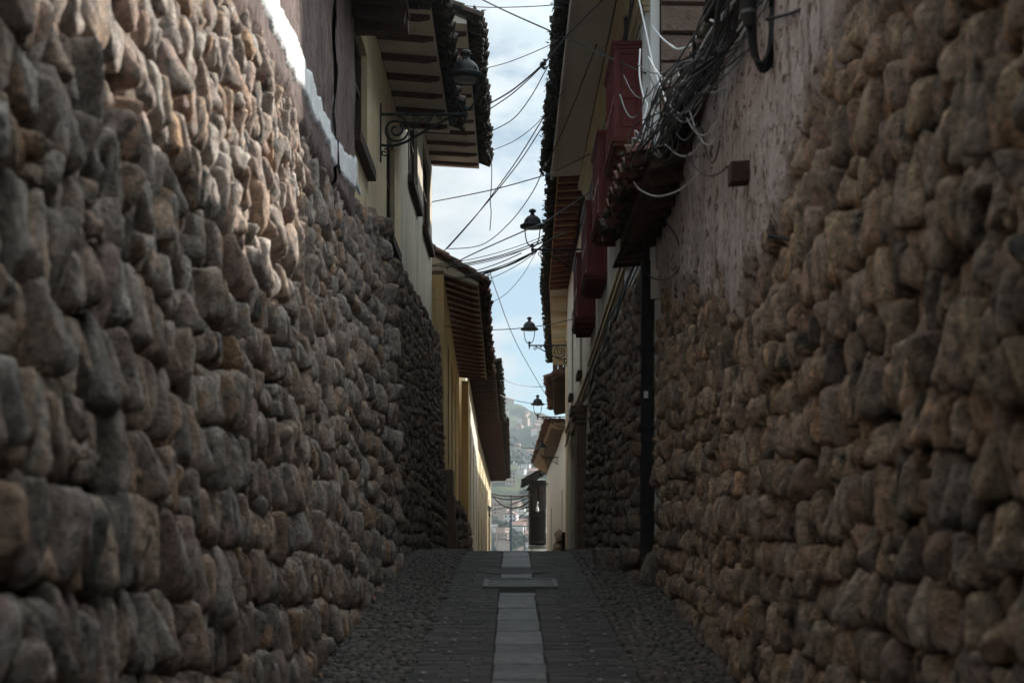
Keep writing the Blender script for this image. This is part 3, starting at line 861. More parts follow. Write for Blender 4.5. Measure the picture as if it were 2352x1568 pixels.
def roof(th, side, D0, D1, A0, A1, n_raf, m_sof, m_raf, m_til, up=3.2, raf=(0.10, 0.13), tail=True, over=0.16, seed=0, moss=0, jitter=0.0, pitch=None):
    """eave with soffit, rafters and tiles. The tiles are the roof part, soffit and rafters its sub-parts"""
    pitch_up = up
    S0, S1 = A0, A1
    if pitch:
        A0 = ((A0[0][0], A0[1][1] + abs(A0[0][0] - A0[1][0]) * pitch), A0[1])
        A1 = ((A1[0][0], A1[1][1] + abs(A1[0][0] - A1[1][0]) * pitch), A1[1])
    r = tiles_mesh('roof', th, side, D0, D1, A0, A1, up, m_til, seed=seed, over=over)
    T0_, T1_ = A0, A1
    A0, A1 = S0, S1
    if pitch:
        for (Q, T, d_) in ((S0, T0_, D0), (S1, T1_, D1 - 0.1)):
            g = MB()
            xi, zi, xo, zo = Q[0][0], Q[0][1], Q[1][0], Q[1][1]
            k_ = 2.4 / abs(xi - xo)
            g.prism([(xo, d_, zo + 0.051), (xi, d_, zi + 0.051), (xi + (xi - xo) * k_, d_, zi + 0.051), (xi + (xi - xo) * k_, d_, T[0][1] + (T[0][1] - zo) * k_ + 0.05)], (0, 0.1, 0))
            g.build('gable_end', m_sof, r)
    # soffit boards and, above them, the slab the tiles lie on
    mb = MB()
    ns = 6
    for k in range(ns):
        u0, u1 = k / ns, (k + 1) / ns
        pts = []
        for dz in (0.0, 0.05):
            for u, j in ((u0, 0), (u1, 0), (u1, 1), (u0, 1)):
                x, z = lerp(A0[j][0], A1[j][0], u), lerp(A0[j][1], A1[j][1], u)
                pts.append((x, lerp(D0, D1, u), z + dz))
        mb.hexa(pts)
    mb.build('soffit', m_sof, r)
    mb = MB()
    pts = []
    for dz in (0.052, 0.10):
        for u, j in ((0, 0), (1, 0), (1, 1), (0, 1)):
            (xi, zi), (xo, zo) = [tuple(lerp(T0_[q][k], T1_[q][k], u) for k in (0, 1)) for q in (0, 1)]
            if j == 0:
                es = Vector((xi - xo, 0, zi - zo)).normalized()
                x, z = xo + es.x * (up - over + 0.1), zo + es.z * (up - over + 0.1)
            else:
                x, z = xo, zo
            pts.append((x, lerp(D0, D1, u) + (0.01 if u == 0 else -0.01), z + dz))
    mb.hexa(pts)
    mb.build('roof_deck', m_soffit_d, r)
    if n_raf:
        (xi, zi), (xo, zo) = A0
        ln = math.hypot(xi - xo, zi - zo) - 0.02
        pb = rafter_proto(ln, raf[0], raf[1], None, tail)
        first = None
        rnd = random.Random(seed + 99)
        for k in range(n_raf):
            u = (k + 0.5) / n_raf
            (xi, zi), (xo, zo) = [tuple(lerp(A0[j][c], A1[j][c], u) for c in (0, 1)) for j in (0, 1)]
            if first is None:
                first = pb.build('rafter', m_raf, None)
                first.parent = r
                o = first
            else:
                o = first.copy()
                COL.objects.link(o)
                o.parent = r
            o.location = Vector((xi, lerp(D0, D1, u) + rnd.uniform(-jitter, jitter), zi - 0.003)) - wloc(r)
            ang = math.atan2(zo - zi, abs(xo - xi))
            o.rotation_euler = (rnd.uniform(-jitter, jitter) * 0.5, -ang, 0 if xo > xi else math.pi)
            l2 = math.hypot(xi - xo, zi - zo) - 0.02
            o.scale = (l2 / ln, rnd.uniform(0.9, 1.12), rnd.uniform(0.9, 1.1))
            if xo < xi:
                o.rotation_euler = (o.rotation_euler[0], -ang, math.pi)
    if moss:
        rnd = random.Random(seed + 5)
        items = []
        for k in range(int(moss * (D1 - D0))):
            u = rnd.random()
            xo, zo = lerp(A0[1][0], A1[1][0], u), lerp(A0[1][1], A1[1][1], u)
            sgn = 1 if xo > A0[0][0] else -1
            s = rnd.uniform(0.018, 0.055)
            items.append((np.array([xo + sgn * (over + rnd.uniform(-0.12, 0.05)), lerp(D0, D1, u), zo + 0.08 + rnd.uniform(-0.05, 0.19)]),
                          np.diag([s, s * 1.2, s * rnd.uniform(0.7, 1.5)]), 1, (0, 0, 0)))
        mo = tag(stones_mesh('moss_tufts', items, m_moss, r), kind='stuff')
        lf = MB()
        for k in range(int(moss * 2.2 * (D1 - D0))):
            u = rnd.random()
            xo, zo = lerp(A0[1][0], A1[1][0], u), lerp(A0[1][1], A1[1][1], u)
            sgn = 1 if xo > A0[0][0] else -1
            p = Vector((xo + sgn * (over + rnd.uniform(-0.10, 0.06)), lerp(D0, D1, u), zo + 0.10 + rnd.uniform(-0.06, 0.20)))
            d = Vector((sgn * rnd.uniform(-0.3, 1), rnd.uniform(-1, 1), rnd.uniform(-0.7, 0.8))).normalized() * rnd.uniform(0.04, 0.09)
            w_ = d.cross(Vector((rnd.uniform(-1, 1), rnd.uniform(-1, 1), rnd.uniform(-1, 1)))).normalized() * 0.012
            lf.add([p, p + d * 0.5 + w_, p + d, p + d * 0.5 - w_], [(0, 1, 2, 3)])
        tag(lf.build('dry_weeds', m_moss, r), kind='stuff')
    return r

# ------------------------------------------------------------------ left side: brown plastered house
hb = thing('plastered_house', 'brown plastered house on the near left stone wall, white painted band along its foot', 'house', (-1.7, 11, 5.0))
block(hb, 'wall', m_plaster_brown, 1, 2.0, 13.05, -1.72, -1.72, 4.9, 7.14, 7.14, 5)
fB = Face(1, [0, 30], [-1.72, -1.72], 0.0)
relief('plaster_coat', fB, 4.0, 13.02, 4.3, 7.12,
       lambda D, Z: 0.08 - 0.10 * np.clip((4.98 + 0.25 * (fbm(D * 2.2, Z * 1.5, 48, 4) - 0.5) - Z) / 0.12, 0, 1) + 0.05 * (fbm(D * 2.5, Z * 2.5, 41, 5) - 0.5) + 0.05 * (fbm(D * 14, Z * 4, 43, 4) - 0.5), m_plaster_brown, hb, 0.035)
relief('corner_pier', fB, 13.14, 14.7, 4.6, 7.12, lambda D, Z: 0.10 - 0.12 * np.clip((5.02 + 0.25 * (fbm(D * 2.2, Z * 1.5, 48, 4) - 0.5) - Z) / 0.12, 0, 1) + 0.045 * (fbm(D * 3, Z * 3, 45, 5) - 0.5) + 0.04 * (fbm(D * 13, Z * 4, 47, 4) - 0.5), m_plaster_brown, hb, 0.035)
mb = MB(); mb.box(-3.0, -1.74, 13.06, 14.69, 4.9, 7.12); mb.box(-1.77, -1.63, 14.64, 14.70, 5.15, 7.11)
mb.build('pier_core', m_plaster_brown, hb)
def band_off(D, Z):
    lo = 5.20 - 0.05 * np.clip((D - 9.3) / 4, 0, 1) + 0.11 * (fbm(D * 5, D * 0 + 1, 61, 5) - 0.5)
    hi = 5.50 - 0.12 * np.clip((D - 9.3) / 4, 0, 1) + 0.12 * (fbm(D * 5, D * 0 + 4, 63, 5) - 0.5)
    m = np.clip(np.minimum(Z - lo, hi - Z) / 0.02, -1, 1)
    return 0.075 + 0.05 * (fbm(D * 2.5, Z * 2.5, 41, 5) - 0.5) + 0.030 * m
relief('painted_band', fB, 4.0, 13.10, 5.05, 5.60, band_off, m_white, hb, 0.02)
def band_off2(D, Z):
    lo = 5.14 + 0.10 * (fbm(D * 6, D * 0 + 1, 61, 4) - 0.5) + 0.14 * np.clip((D - 13.4) / 1.2, 0, 1)
    hi = 5.39 + 0.12 * (fbm(D * 6, D * 0 + 4, 63, 4) - 0.5) + 0.22 * np.clip((D - 13.4) / 1.2, 0, 1)
    m = np.clip(np.minimum(Z - lo, hi - Z) / 0.02, -1, 1)
    return 0.098 + 0.045 * (fbm(D * 3, Z * 3, 45, 5) - 0.5) + 0.03 * m
relief('painted_band', fB, 13.13, 14.72, 5.15, 5.8, band_off2, m_white, hb, 0.02)
roof(hb, 1, 5.0, 14.75, ((-1.70, 7.16), (-1.02, 7.08)), ((-1.70, 7.16), (-1.06, 7.08)), 17, m_soffit_d, m_wood, m_tile_dark, up=3.2, raf=(0.12, 0.12), tail=False, seed=3, jitter=0.02)
mb = MB(); mb.box(-1.70, -1.07, 14.62, 14.78, 6.93, 7.05)
mb.build('end_beam', m_wood, hb)

# cream house A
hA = thing('plastered_house', 'cream house behind the left wall lamp, low tiled eave on dark rafters', 'house', (-1.75, 18, 5.5))
opA = [(15.3, 16.9, 6.12, 7.45), (19.5, 20.85, 5.92, 7.42)]
XA0, XA1 = -1.72, -1.72
_, X = block(hA, 'wall', m_cream, 1, 14.75, 22.0, XA0, XA1, 4.8, 8.10, 8.10, 5, opA, reveal=0.09)
for o_ in opA:
    window(hA, 1, X, o_, reveal=0.09)
roof(hA, 1, 14.6, 22.2, ((-1.72, 8.12), (-0.98, 8.06)), ((-1.72, 8.12), (-0.97, 8.06)), 10, m_soffit, m_rafter, m_tile_dark, up=3.2, raf=(0.11, 0.055), pitch=0.40, seed=11, moss=14, jitter=0.03)
# weathered house B
hB2 = thing('plastered_house', 'weathered cream house with streaked wall and the higher overhanging eave at left', 'house', (-1.75, 26, 5.8))
opB = [(23.5, 25.8, 7.75, 9.35), (27.2, 29.5, 7.75, 9.35)]
_, X = block(hB2, 'wall', m_cream_old, 1, 22.01, 30.2, -1.72, -1.70, 4.9, 9.68, 9.68, 5, opB, reveal=0.08)
for o_ in opB:
    window(hB2, 1, X, o_, reveal=0.08)
rB = roof(hB2, 1, 21.9, 30.35, ((-1.70, 9.72), (-0.70, 9.66)), ((-1.70, 9.72), (-0.70, 9.66)), 11, m_soffit, m_rafter, m_tile_dark, up=3.4, raf=(0.11, 0.055), over=0.2, pitch=0.42, seed=12, moss=26, jitter=0.03)
# yellow house C
hC = thing('plastered_house', 'yellow house at left with closely set maroon rafters under its eave', 'house', (-1.6, 36, 3))
opC = [(33.0, 34.0, 3.2, 6.3), (35.6, 36.5, 3.2, 6.2), (38.4, 39.2, 3.0, 6.0)]
_, X = block(hC, 'wall', m_yellow, 1, 30.6, 42.5, -1.47, -1.58, -1.0, 7.45, 6.62, 5, opC)
for o_ in opC:
    window(hC, 1, X, o_, sill=False)
roof(hC, 1, 30.6, 42.6, ((-1.47, 7.50), (-0.72, 7.22)), ((-1.58, 6.68), (-0.76, 6.60)), 20, m_soffit, m_rafter_r, m_tile, up=3.0, raf=(0.12, 0.075), over=0.14, pitch=0.60, seed=13, moss=10, jitter=0.02)
mb = MB()
for k, (z0_, z1_) in enumerate(((-0.6, 0.6), (0.6, 1.35), (1.35, 2.05), (2.05, 2.75), (2.75, 3.3))):
    w_ = 0.36 - 0.035 * k + random.uniform(-0.015, 0.015)
    mb.bbox(-1.62, -1.50 + w_, 31.0 - random.uniform(0.0, 0.02), 31.9, z0_ + 0.008, z1_ - 0.008, 0.02)
mb.build('ashlar_base', m_ashlar, hC)
fC = Face(1, [31.5, 44, 60], [-1.22, -1.30, -1.40], 0.06)
itC = coursed_stones(fC, 31.95, 46.0, lambda D: 2.7 - 0.035 * (D - 32), seed=77, rowh=0.26, lods=((99, 1),))
stones_mesh('stone_base', itC, m_stone_d, hC)
mb = MB(); mb.hexa([(-1.9, 31.9, -2), (-1.27, 31.9, -2), (-1.35, 46, -2), (-1.9, 46, -2), (-1.9, 31.9, 2.6), (-1.50, 31.9, 2.6), (-1.55, 46, 2.0), (-1.9, 46, 2.0)])
mb.build('base_mortar', m_mortar, hC)
mb = MB()
mb.box(-1.50, -1.30, 42.2, 43.3, -1, 6.5)
mb.build('pilaster', m_yellow, hC)
# house D with the smoke dark eave
hD = thing('plastered_house', 'pale house at left under a smoke dark eave, just beyond the yellow house', 'house', (-1.5, 52, 1))
opD = [(49.0, 50.2, 2.2, 5.6), (54, 55.2, 2.0, 5.4), (59, 60.2, 1.8, 5.2)]
_, X = block(hD, 'wall', m_offwhite, 1, 43.3, 62.0, -1.42, -1.50, -3, 7.3, 6.9, 5, opD)
for o_ in opD:
    window(hD, 1, X, o_, sill=False)
roof(hD, 1, 46.0, 62.2, ((-1.42, 7.36), (-0.56, 7.40)), ((-1.50, 6.90), (-0.53, 6.95)), 22, m_soffit_d, m_wood, m_tile_dark, up=2.8, raf=(0.14, 0.08), over=0.22, seed=14, moss=8, jitter=0.03)
# house E with the maroon eave
hE = thing('plastered_house', 'long cream house far down the left side with a maroon slatted eave', 'house', (-1.55, 82, 0))
opE = [(66, 67.4, 0.8, 3.2), (72, 73.4, 0.6, 3.0), (79, 80.4, 0.4, 2.8), (88, 89.4, 0, 2.4), (97, 98.4, -0.4, 2.0), (69, 70.2, 4.2, 5.9), (76, 77.2, 4.1, 5.8), (84, 85.2, 4.0, 5.7), (93, 94.2, 3.9, 5.6)]
_, X = block(hE, 'wall', m_cream, 1, 62.01, 107, -1.56, -1.58, -4, 6.85, 6.35, 6, opE)
for o_ in opE:
    window(hE, 1, X, o_, sill=False)
roof(hE, 1, 62.3, 106, ((-1.56, 6.92), (-0.46, 6.98)), ((-1.58, 6.42), (-0.42, 6.46)), 46, m_soffit_d, m_rafter, m_tile_dark, up=2.6, raf=(0.28, 0.08), tail=False, over=0.3, seed=15, jitter=0.03)

# ------------------------------------------------------------------ right side: low house with the pink plaster
hR = thing('plastered_house', 'low house at near right with worn pink plaster under a ragged tiled eave', 'house', (1.8, 11, 3.5))
def plR(D, Z):
    m = (Z - zbR(D)) / 0.22 + 3.4 * (fbm(D * 2.0, Z * 1.0, 91, 5) - 0.5) + 1.2 * (fbm(D * 9, Z * 2.4, 95, 3) - 0.5)
    pit = np.clip((fbm(D * 7, Z * 2.2, 97, 4) - 0.56) / 0.05, 0, 1)
    return np.clip(m * 2.5, -1, 1) * 0.07 + 0.035 + 0.05 * (fbm(D * 1.7, Z * 1.7, 93, 4) - 0.5) - 0.022 * pit
relief('plaster_coat', fR, 5.6, 16.85, 3.0, 5.34, plR, m_plaster_pink, hR, 0.028)
mb = MB(); mb.box(1.95, 6.5, 6.0, 16.45, 3.0, 5.28)
mb.build('wall_core', m_mortar_r, hR)
roof(hR, -1, 5.5, 13.15, ((1.84, 5.62), (1.68, 5.56)), ((1.74, 5.28), (1.58, 5.24)), 13, m_soffit_d, m_wood, m_tile_dark, up=2.6, raf=(0.09, 0.09), tail=False, over=0.13, seed=22, moss=14, jitter=0.04)
roof(hR, -1, 13.3, 16.75, ((1.74, 5.26), (1.30, 5.16)), ((1.74, 5.24), (1.27, 5.12)), 7, m_soffit_d, m_wood, m_tile, up=3.0, raf=(0.09, 0.11), tail=False, over=0.19, seed=21, moss=12, jitter=0.04)
mb = MB()
for k in range(5):
    mb.prism([(1.20 + 0.02 * k, 16.62 + 0.03 * k, 4.93 + 0.045 * k), (1.72, 16.62 + 0.03 * k, 4.98 + 0.045 * k), (1.72, 16.62 + 0.03 * k, 5.01 + 0.045 * k), (1.20 + 0.02 * k, 16.62 + 0.03 * k, 4.96 + 0.045 * k)], (0, 0.30, 0))
mb.build('eave_board', m_wood, hR)

# ------------------------------------------------------------------ tall house with the balconies
T0, T1 = 16.55, 28.0
xT0, xT1 = 1.66, 1.58
hT = thing('balcony_house', 'tall white house at right with four maroon balconies and a smooth plastered soffit', 'house', (1.7, 22, 5))
BAL = [(18.0, 6.80), (20.9, 6.52), (24.0, 6.24), (27.0, 5.98)]
opT = [(d + 0.25, d + 1.2, z + 0.04, min(z + 2.0, 8.2)) for d, z in BAL[:3]]
_, XT = block(hT, 'wall', m_white_fac, -1, T0, T1, xT0, xT1, -1, 8.74, 8.74, 7.0, opT, reveal=0.2)
for o_ in opT:
    w = MB()
    xf = XT((o_[0] + o_[1]) / 2) + 0.16
    w.box(xf, xf + 0.05, o_[0] + 0.002, (o_[0] + o_[1]) / 2 - 0.004, o_[2] + 0.002, o_[3] - 0.002)
    w.box(xf, xf + 0.05, (o_[0] + o_[1]) / 2 + 0.004, o_[1] - 0.002, o_[2] + 0.002, o_[3] - 0.002)
    for h_ in (0, 1):
        a_ = o_[0] + 0.06 + h_ * (o_[1] - o_[0]) / 2
        for zz in (0.1, 0.75, 1.35):
            w.box(xf - 0.02, xf + 0.001, a_, a_ + 0.33, o_[2] + zz, o_[2] + zz + 0.45)
    w.build('door', m_red, hT)
# adobe end wall seen above the low roof
mb = MB()
z = 4.9
k = 0
while z < 9.0:
    h = 0.33
    x = 1.72 + (0.0 if k % 2 else -0.0)
    while x < 7.6:
        w_ = random.uniform(0.42, 0.6)
        dy = random.uniform(0, 0.03)
        mb.hexa([(x + .006, 16.40 + dy, z + 0.035 + random.uniform(0, .02)), (x + w_ - .006, 16.40 + dy, z + 0.035), (x + w_ - .006, 16.56, z + 0.02), (x + .006, 16.56, z + 0.02),
                 (x + .006, 16.42 + dy, z + h), (x + w_ - .006, 16.42 + dy, z + h - random.uniform(0, .02)), (x + w_ - .006, 16.56, z + h + 0.012), (x + .006, 16.56, z + h + 0.012)])
        x += w_
    z += h
    k += 1
mb.build('adobe_gable', m_adobe, hT, tint=False)
mb = MB(); mb.box(1.72, 7.6, 16.49, 16.548, 4.9, 8.9); mb.build('gable_mortar', m_mortar, hT)
for (d0, d1) in ((16.50, 16.62), (17.15, 17.5), (19.75, 20.05), (22.75, 23.05), (25.8, 26.1)):
    mb = MB()
    mb.hexa([(XT(d0) - 0.05, d0, 4.5), (XT(d0) + 0.05, d0, 4.5), (XT(d1) + 0.05, d1, 4.5), (XT(d1) - 0.05, d1, 4.5),
             (XT(d0) - 0.05, d0, 8.35), (XT(d0) + 0.05, d0, 8.35), (XT(d1) + 0.05, d1, 8.35), (XT(d1) - 0.05, d1, 8.35)])
    pil = mb.build('pilaster', m_white_fac, hT)
    if d0 < 17:
        continue
    mb = MB()
    d0, d1 = d0 - 0.04, d1 + 0.04
    for k in range(3):
        e = 0.02 + 0.025 * k
        mb.hexa([(XT(d0) - 0.05 - e, d0 - e, 8.06 + k * 0.06), (XT(d0) + 0.05, d0 - e, 8.06 + k * 0.06), (XT(d1) + 0.05, d1 + e, 8.06 + k * 0.06), (XT(d1) - 0.05 - e, d1 + e, 8.06 + k * 0.06),
                 (XT(d0) - 0.05 - e, d0 - e, 8.119 + k * 0.06), (XT(d0) + 0.05, d0 - e, 8.119 + k * 0.06), (XT(d1) + 0.05, d1 + e, 8.119 + k * 0.06), (XT(d1) - 0.05 - e, d1 + e, 8.119 + k * 0.06)])
    mb.build('capital', m_cornice, pil)
mb = MB()
prof = [(0.0, 8.28), (0.05, 8.28), (0.05, 8.34), (0.10, 8.36), (0.10, 8.42), (0.16, 8.45), (0.16, 8.50), (0.22, 8.56), (0.22, 8.60), (0.30, 8.66), (0.30, 8.72), (0.0, 8.72)]
mb.prism([(xT0 + 0.02 - e, T0 - 0.06, z) for e, z in prof], (xT1 - xT0, T1 - T0 + 0.1, 0))
mb.build('cornice', m_cornice, hT)
mb = MB()
for zz, e in ((0.0, 0.05), (0.07, 0.085), (0.14, 0.06), (0.21, 0.10)):
    d0, d1, za, zb = 16.9, 28.0, 5.62, 4.95
    for s in range(4):
        u0, u1 = s / 4, (s + 1) / 4
        da, db = lerp(d0, d1, u0), lerp(d0, d1, u1)
        a_, b_ = lerp(za, zb, u0) + zz, lerp(za, zb, u1) + zz
        mb.hexa([(XT(da) - e, da, a_), (XT(da) + 0.01, da, a_), (XT(db) + 0.01, db, b_), (XT(db) - e, db, b_),
                 (XT(da) - e, da, a_ + 0.055), (XT(da) + 0.01, da, a_ + 0.055), (XT(db) + 0.01, db, b_ + 0.055), (XT(db) - e, db, b_ + 0.055)])
mb.build('string_course', m_cornice, hT)
roof(hT, -1, 16.2, 27.3, ((1.36, 8.73), (0.79, 8.72)), ((1.30, 8.73), (0.765, 8.70)), 0, m_soffit_l, m_rafter, m_tile_dark, up=3.0, over=0.17, seed=31, moss=40)
mb = MB()   # thick white edge of the soffit
mb.hexa([(0.765, 16.2, 8.66), (0.80, 16.2, 8.66), (0.775, 27.3, 8.64), (0.74, 27.3, 8.64), (0.765, 16.2, 8.80), (0.80, 16.2, 8.80), (0.775, 27.3, 8.78), (0.74, 27.3, 8.78)])
mb.build('fascia', m_soffit_l, hT)
# unseen block added behind the house to keep the left facades in shade
mb = MB()
mb.box(4.7, 8, 19.5, 44, 0, 13.2)
mb.build('shade_block', m_offwhite, hT)

def balcony(th, d, z, length=1.55):
    xf = XT(d + length / 2) + 0.02
    dep, H = 0.37, 1.16
    x0 = xf - dep
    mb = MB()
    # corner posts, rails and the three panelled sides
    t = 0.05
    for (a, b_) in ((d, d + 0.07), (d + length - 0.07, d + length)):
        mb.box(x0, x0 + 0.07, a, b_, z, z + H)
    mb.box(xf - 0.07, xf, d, d + 0.07, z, z + H - 0.003)
    mb.box(x0 + 0.07, xf - 0.07, d + 0.003, d + 0.06, z + H - 0.10, z + H - 0.006)
    mb.box(x0 + 0.07, xf - 0.07, d + 0.003, d + 0.06, z + 0.004, z + 0.10)
    mb.box(x0 + 0.07, xf - 0.07, d + 0.003, d + 0.06, z + 0.50, z + 0.60)
    for k in range(4):
        a = d + 0.07 + k * (length - 0.14) / 4
        mb.box(x0 + 0.003, x0 + 0.055, a, a + 0.05, z + 0.101, z + H - 0.101)
    for zz in (0.004, 0.5, H - 0.10):
        mb.box(x0 + 0.005, x0 + 0.052, d + 0.07, d + length - 0.07, z + zz, z + zz + 0.095)
    o = mb.build('balcony', m_red, th)
    p = MB()
    p.box(x0 + 0.06, xf - 0.02, d + 0.026, d + 0.042, z + 0.02, z + H - 0.02)
    for (za, zb) in ((0.14, 0.46), (0.64, H - 0.14)):
        p.box(x0 + 0.105, xf - 0.105, d + 0.012, d + 0.030, z + za, z + zb)
    p.box(x0 + 0.026, x0 + 0.040, d + 0.05, d + length - 0.05, z + 0.02, z + H - 0.02)
    p.build('panel', m_red, o)
    c = MB()
    c.box(x0 - 0.03, xf, d - 0.03, d + length + 0.03, z + H + 0.001, z + H + 0.05)
    c.box(x0 - 0.015, xf, d - 0.015, d + length + 0.015, z + H - 0.04, z + H - 0.001)
    c.build('handrail', m_red, o)
    f = MB()
    f.box(x0 - 0.035, xf, d - 0.035, d + length + 0.035, z - 0.06, z - 0.002)
    f.box(x0 - 0.015, xf, d - 0.015, d + length + 0.015, z - 0.11, z - 0.062)
    for k in range(4):
        a = d + 0.1 + k * (length - 0.3) / 3
        f.box(x0 + 0.04, xf, a, a + 0.09, z - 0.20, z - 0.112)
    f.build('floor_slab', m_rafter_r, o)
for d, z in BAL:
    balcony(hT, d, z)

# ------------------------------------------------------------------ house U with orange soffit
hU = thing('plastered_house', 'house at right with an orange soffit, maroon rafters and a stone doorway', 'house', (1.55, 33, 2))
opU = [(34.6, 36.6, -1.0, 4.5), (31.4, 32.3, 5.5, 7.6), (35.2, 36.1, 5.4, 7.5)]
_, XU = block(hU, 'wall', m_offwhite, -1, 28.02, 38.2, 1.575, 1.50, -2, 8.95, 8.5, 3.2, opU, reveal=0.1)
for o_ in opU[1:]:
    window(hU, -1, XU, o_, reveal=0.1)
w = MB(); w.box(1.615, 1.66, 34.61, 36.59, -1.0, 4.45)
for k in range(4): w.box(1.60, 1.616, 34.85 + 0.45 * k, 35.1 + 0.45 * k, 0.5, 3.9)
w.build('door', m_wood, hU)
roof(hU, -1, 27.6, 38.3, ((1.42, 9.02), (0.90, 8.99)), ((1.50, 8.54), (0.99, 8.50)), 20, m_soffit_o, m_rafter_r, m_tile_dark, up=2.8, raf=(0.30, 0.045), tail=False, over=0.17, seed=32, moss=14, jitter=0.01)
mb = MB()
for k, (z0_, z1_) in enumerate(((-1, 0.6), (0.6, 1.5), (1.5, 2.4), (2.4, 3.3), (3.3, 4.2))):
    mb.bbox(1.36, 1.60, 29.9, 30.9, z0_ + 0.01, z1_ - 0.005, 0.015)
mb.box(1.33, 1.60, 29.85, 30.95, 4.2, 4.3); mb.box(1.29, 1.60, 29.8, 31.0, 4.303, 4.42); mb.box(1.24, 1.60, 29.75, 31.05, 4.423, 4.56)
mb.box(1.38, 1.60, 31.05, 34.0, 4.25, 4.75)
mb.build('door_surround', m_ashlar, hU)
mb = MB()
for zz, e in ((0.0, 0.05), (0.08, 0.09), (0.16, 0.06)):
    mb.hexa([(XU(28.1) - e, 28.1, 4.95 + zz), (XU(28.1) + 0.01, 28.1, 4.95 + zz), (XU(38.1) + 0.01, 38.1, 4.55 + zz), (XU(38.1) - e, 38.1, 4.55 + zz),
             (XU(28.1) - e, 28.1, 5.01 + zz), (XU(28.1) + 0.01, 28.1, 5.01 + zz), (XU(38.1) + 0.01, 38.1, 4.61 + zz), (XU(38.1) - e, 38.1, 4.61 + zz)])
mb.build('string_course', m_cornice, hU)
# ------------------------------------------------------------------ house V, W, X, Y down the street on the right
hV = thing('plastered_house', 'pale house at right with a wide plastered soffit crossed by worn mouldings', 'house', (1.7, 45, 1))
opV = [(41, 42.2, 5.2, 7.4), (46, 47.2, 5.0, 7.2), (43.5, 44.7, -1, 3.2)]
_, X = block(hV, 'wall', m_cream, -1, 38.3, 52.3, 1.50, 1.96, -3, 8.5, 8.2, 5, opV)
for o_ in opV:
    window(hV, -1, X, o_, sill=False)
roof(hV, -1, 38.3, 52.3, ((1.50, 8.52), (1.01, 8.50)), ((1.98, 8.25), (1.50, 8.22)), 6, m_soffit, m_cornice, m_tile_dark, up=2.6, raf=(0.4, 0.07), tail=False, over=0.2, seed=33, moss=6, jitter=0.05)
hW = thing('brick_house', 'narrow house at right with a dark sagging reed eave and bare brick end', 'house', (2.1, 57, 0))
_, X = block(hW, 'wall', m_cream, -1, 52.4, 62.4, 1.98, 2.35, -3, 7.9, 7.5, 5, [(55, 56.2, 3.8, 6.2)])
window(hW, -1, X, (55, 56.2, 3.8, 6.2), sill=False)
roof(hW, -1, 52.4, 62.4, ((1.98, 7.95), (1.45, 7.72)), ((2.36, 7.55), (1.82, 7.45)), 20, m_soffit_d, m_wood, m_tile, up=2.4, raf=(0.16, 0.16), tail=False, over=0.2, seed=34, jitter=0.05)
mb = MB()
for k in range(7):
    for j in range(3):
        mb.box(1.50 + j * 0.2, 1.68 + j * 0.2, 52.2, 52.38, 7.95 + k * 0.09, 8.03 + k * 0.09)
mb.build('brick_end', m_adobe, hW)
hX = thing('plastered_house', 'white house far down the right side under a sloping reed eave', 'house', (2.3, 78, -1))
opX = [(66, 67.4, 1.0, 4.2), (74, 75.6, -1.5, 2.2), (83, 84.6, 0.5, 3.8)]
_, X = block(hX, 'wall', m_white_fac, -1, 62.5, 95, 2.36, 2.30, -5, 6.9, 6.3, 5, opX)
for o_ in opX:
    window(hX, -1, X, o_, sill=False)
roof(hX, -1, 62.5, 95, ((2.36, 6.95), (1.70, 6.95)), ((2.30, 6.36), (1.42, 6.9)), 0, m_soffit_r, m_wood, m_tile, up=2.6, over=0.28, seed=35)
fX = Face(-1, [60, 95], [1.95, 2.15], 0.05)
stones_mesh('stone_base', coursed_stones(fX, 62.5, 80, lambda D: 2.2 - 0.12 * (D - 62.5), seed=78, rowh=0.4, small=1.4, lods=((999, 1),)), m_stone_d, hX)
mb = MB(); mb.hexa([(2.0, 62.5, -4), (2.6, 62.5, -4), (2.6, 80, -4), (2.1, 80, -4), (2.2, 62.5, 2.2), (2.6, 62.5, 2.2), (2.6, 80, 0.1), (2.25, 80, 0.1)])
mb.build('base_mortar', m_mortar, hX)
hY = thing('timber_balcony_house', 'dark timber balcony house closing the right side at the bottom of the street', 'house', (1.9, 98, -2))
mb = MB()
mb.box(1.25, 2.29, 96.2, 108, 1.6, 6.0)
for k in range(9):
    mb.box(1.22 + k * 0.12, 1.27 + k * 0.12, 96.12, 96.19, 1.6, 4.4)
mb.box(1.18, 2.31, 95.95, 96.11, 3.55, 3.68); mb.box(1.18, 2.31, 95.95, 96.11, 1.75, 1.9); mb.box(1.18, 2.31, 95.95, 96.11, 5.7, 5.85)
mb.build('timber_balcony', surf('blackened_wood', [(0.3, (0.012, 0.011, 0.010)), (0.7, (0.04, 0.034, 0.03))], 3, (3, 3, 0.4), bscale=12, bstr=0.6, bdist=0.03), hY)
for (xa_, za_) in ((1.34, 4.0), (1.82, 4.0)):
    mb = MB(); mb.box(xa_, xa_ + 0.36, 96.08, 96.16, za_, za_ + 1.4); wy = mb.build('window', m_wood, hY)
    mb = MB(); mb.box(xa_ + 0.05, xa_ + 0.31, 96.05, 96.079, za_ + 0.08, za_ + 1.32); mb.build('pane', m_pane, wy)
mb = MB()
mb.box(1.35, 2.29, 96.6, 108, -4, 1.58); mb.build('wall', m_white_fac, hY)
mb = MB(); mb.box(1.75, 2.2, 96.5, 96.62, -3.4, 0.4); mb.build('door', m_wood, hY)
mb = MB(); mb.box(1.1, 2.3, 95.9, 96.6, 1.35, 1.57); mb.build('floor_beam', m_steel, hY)
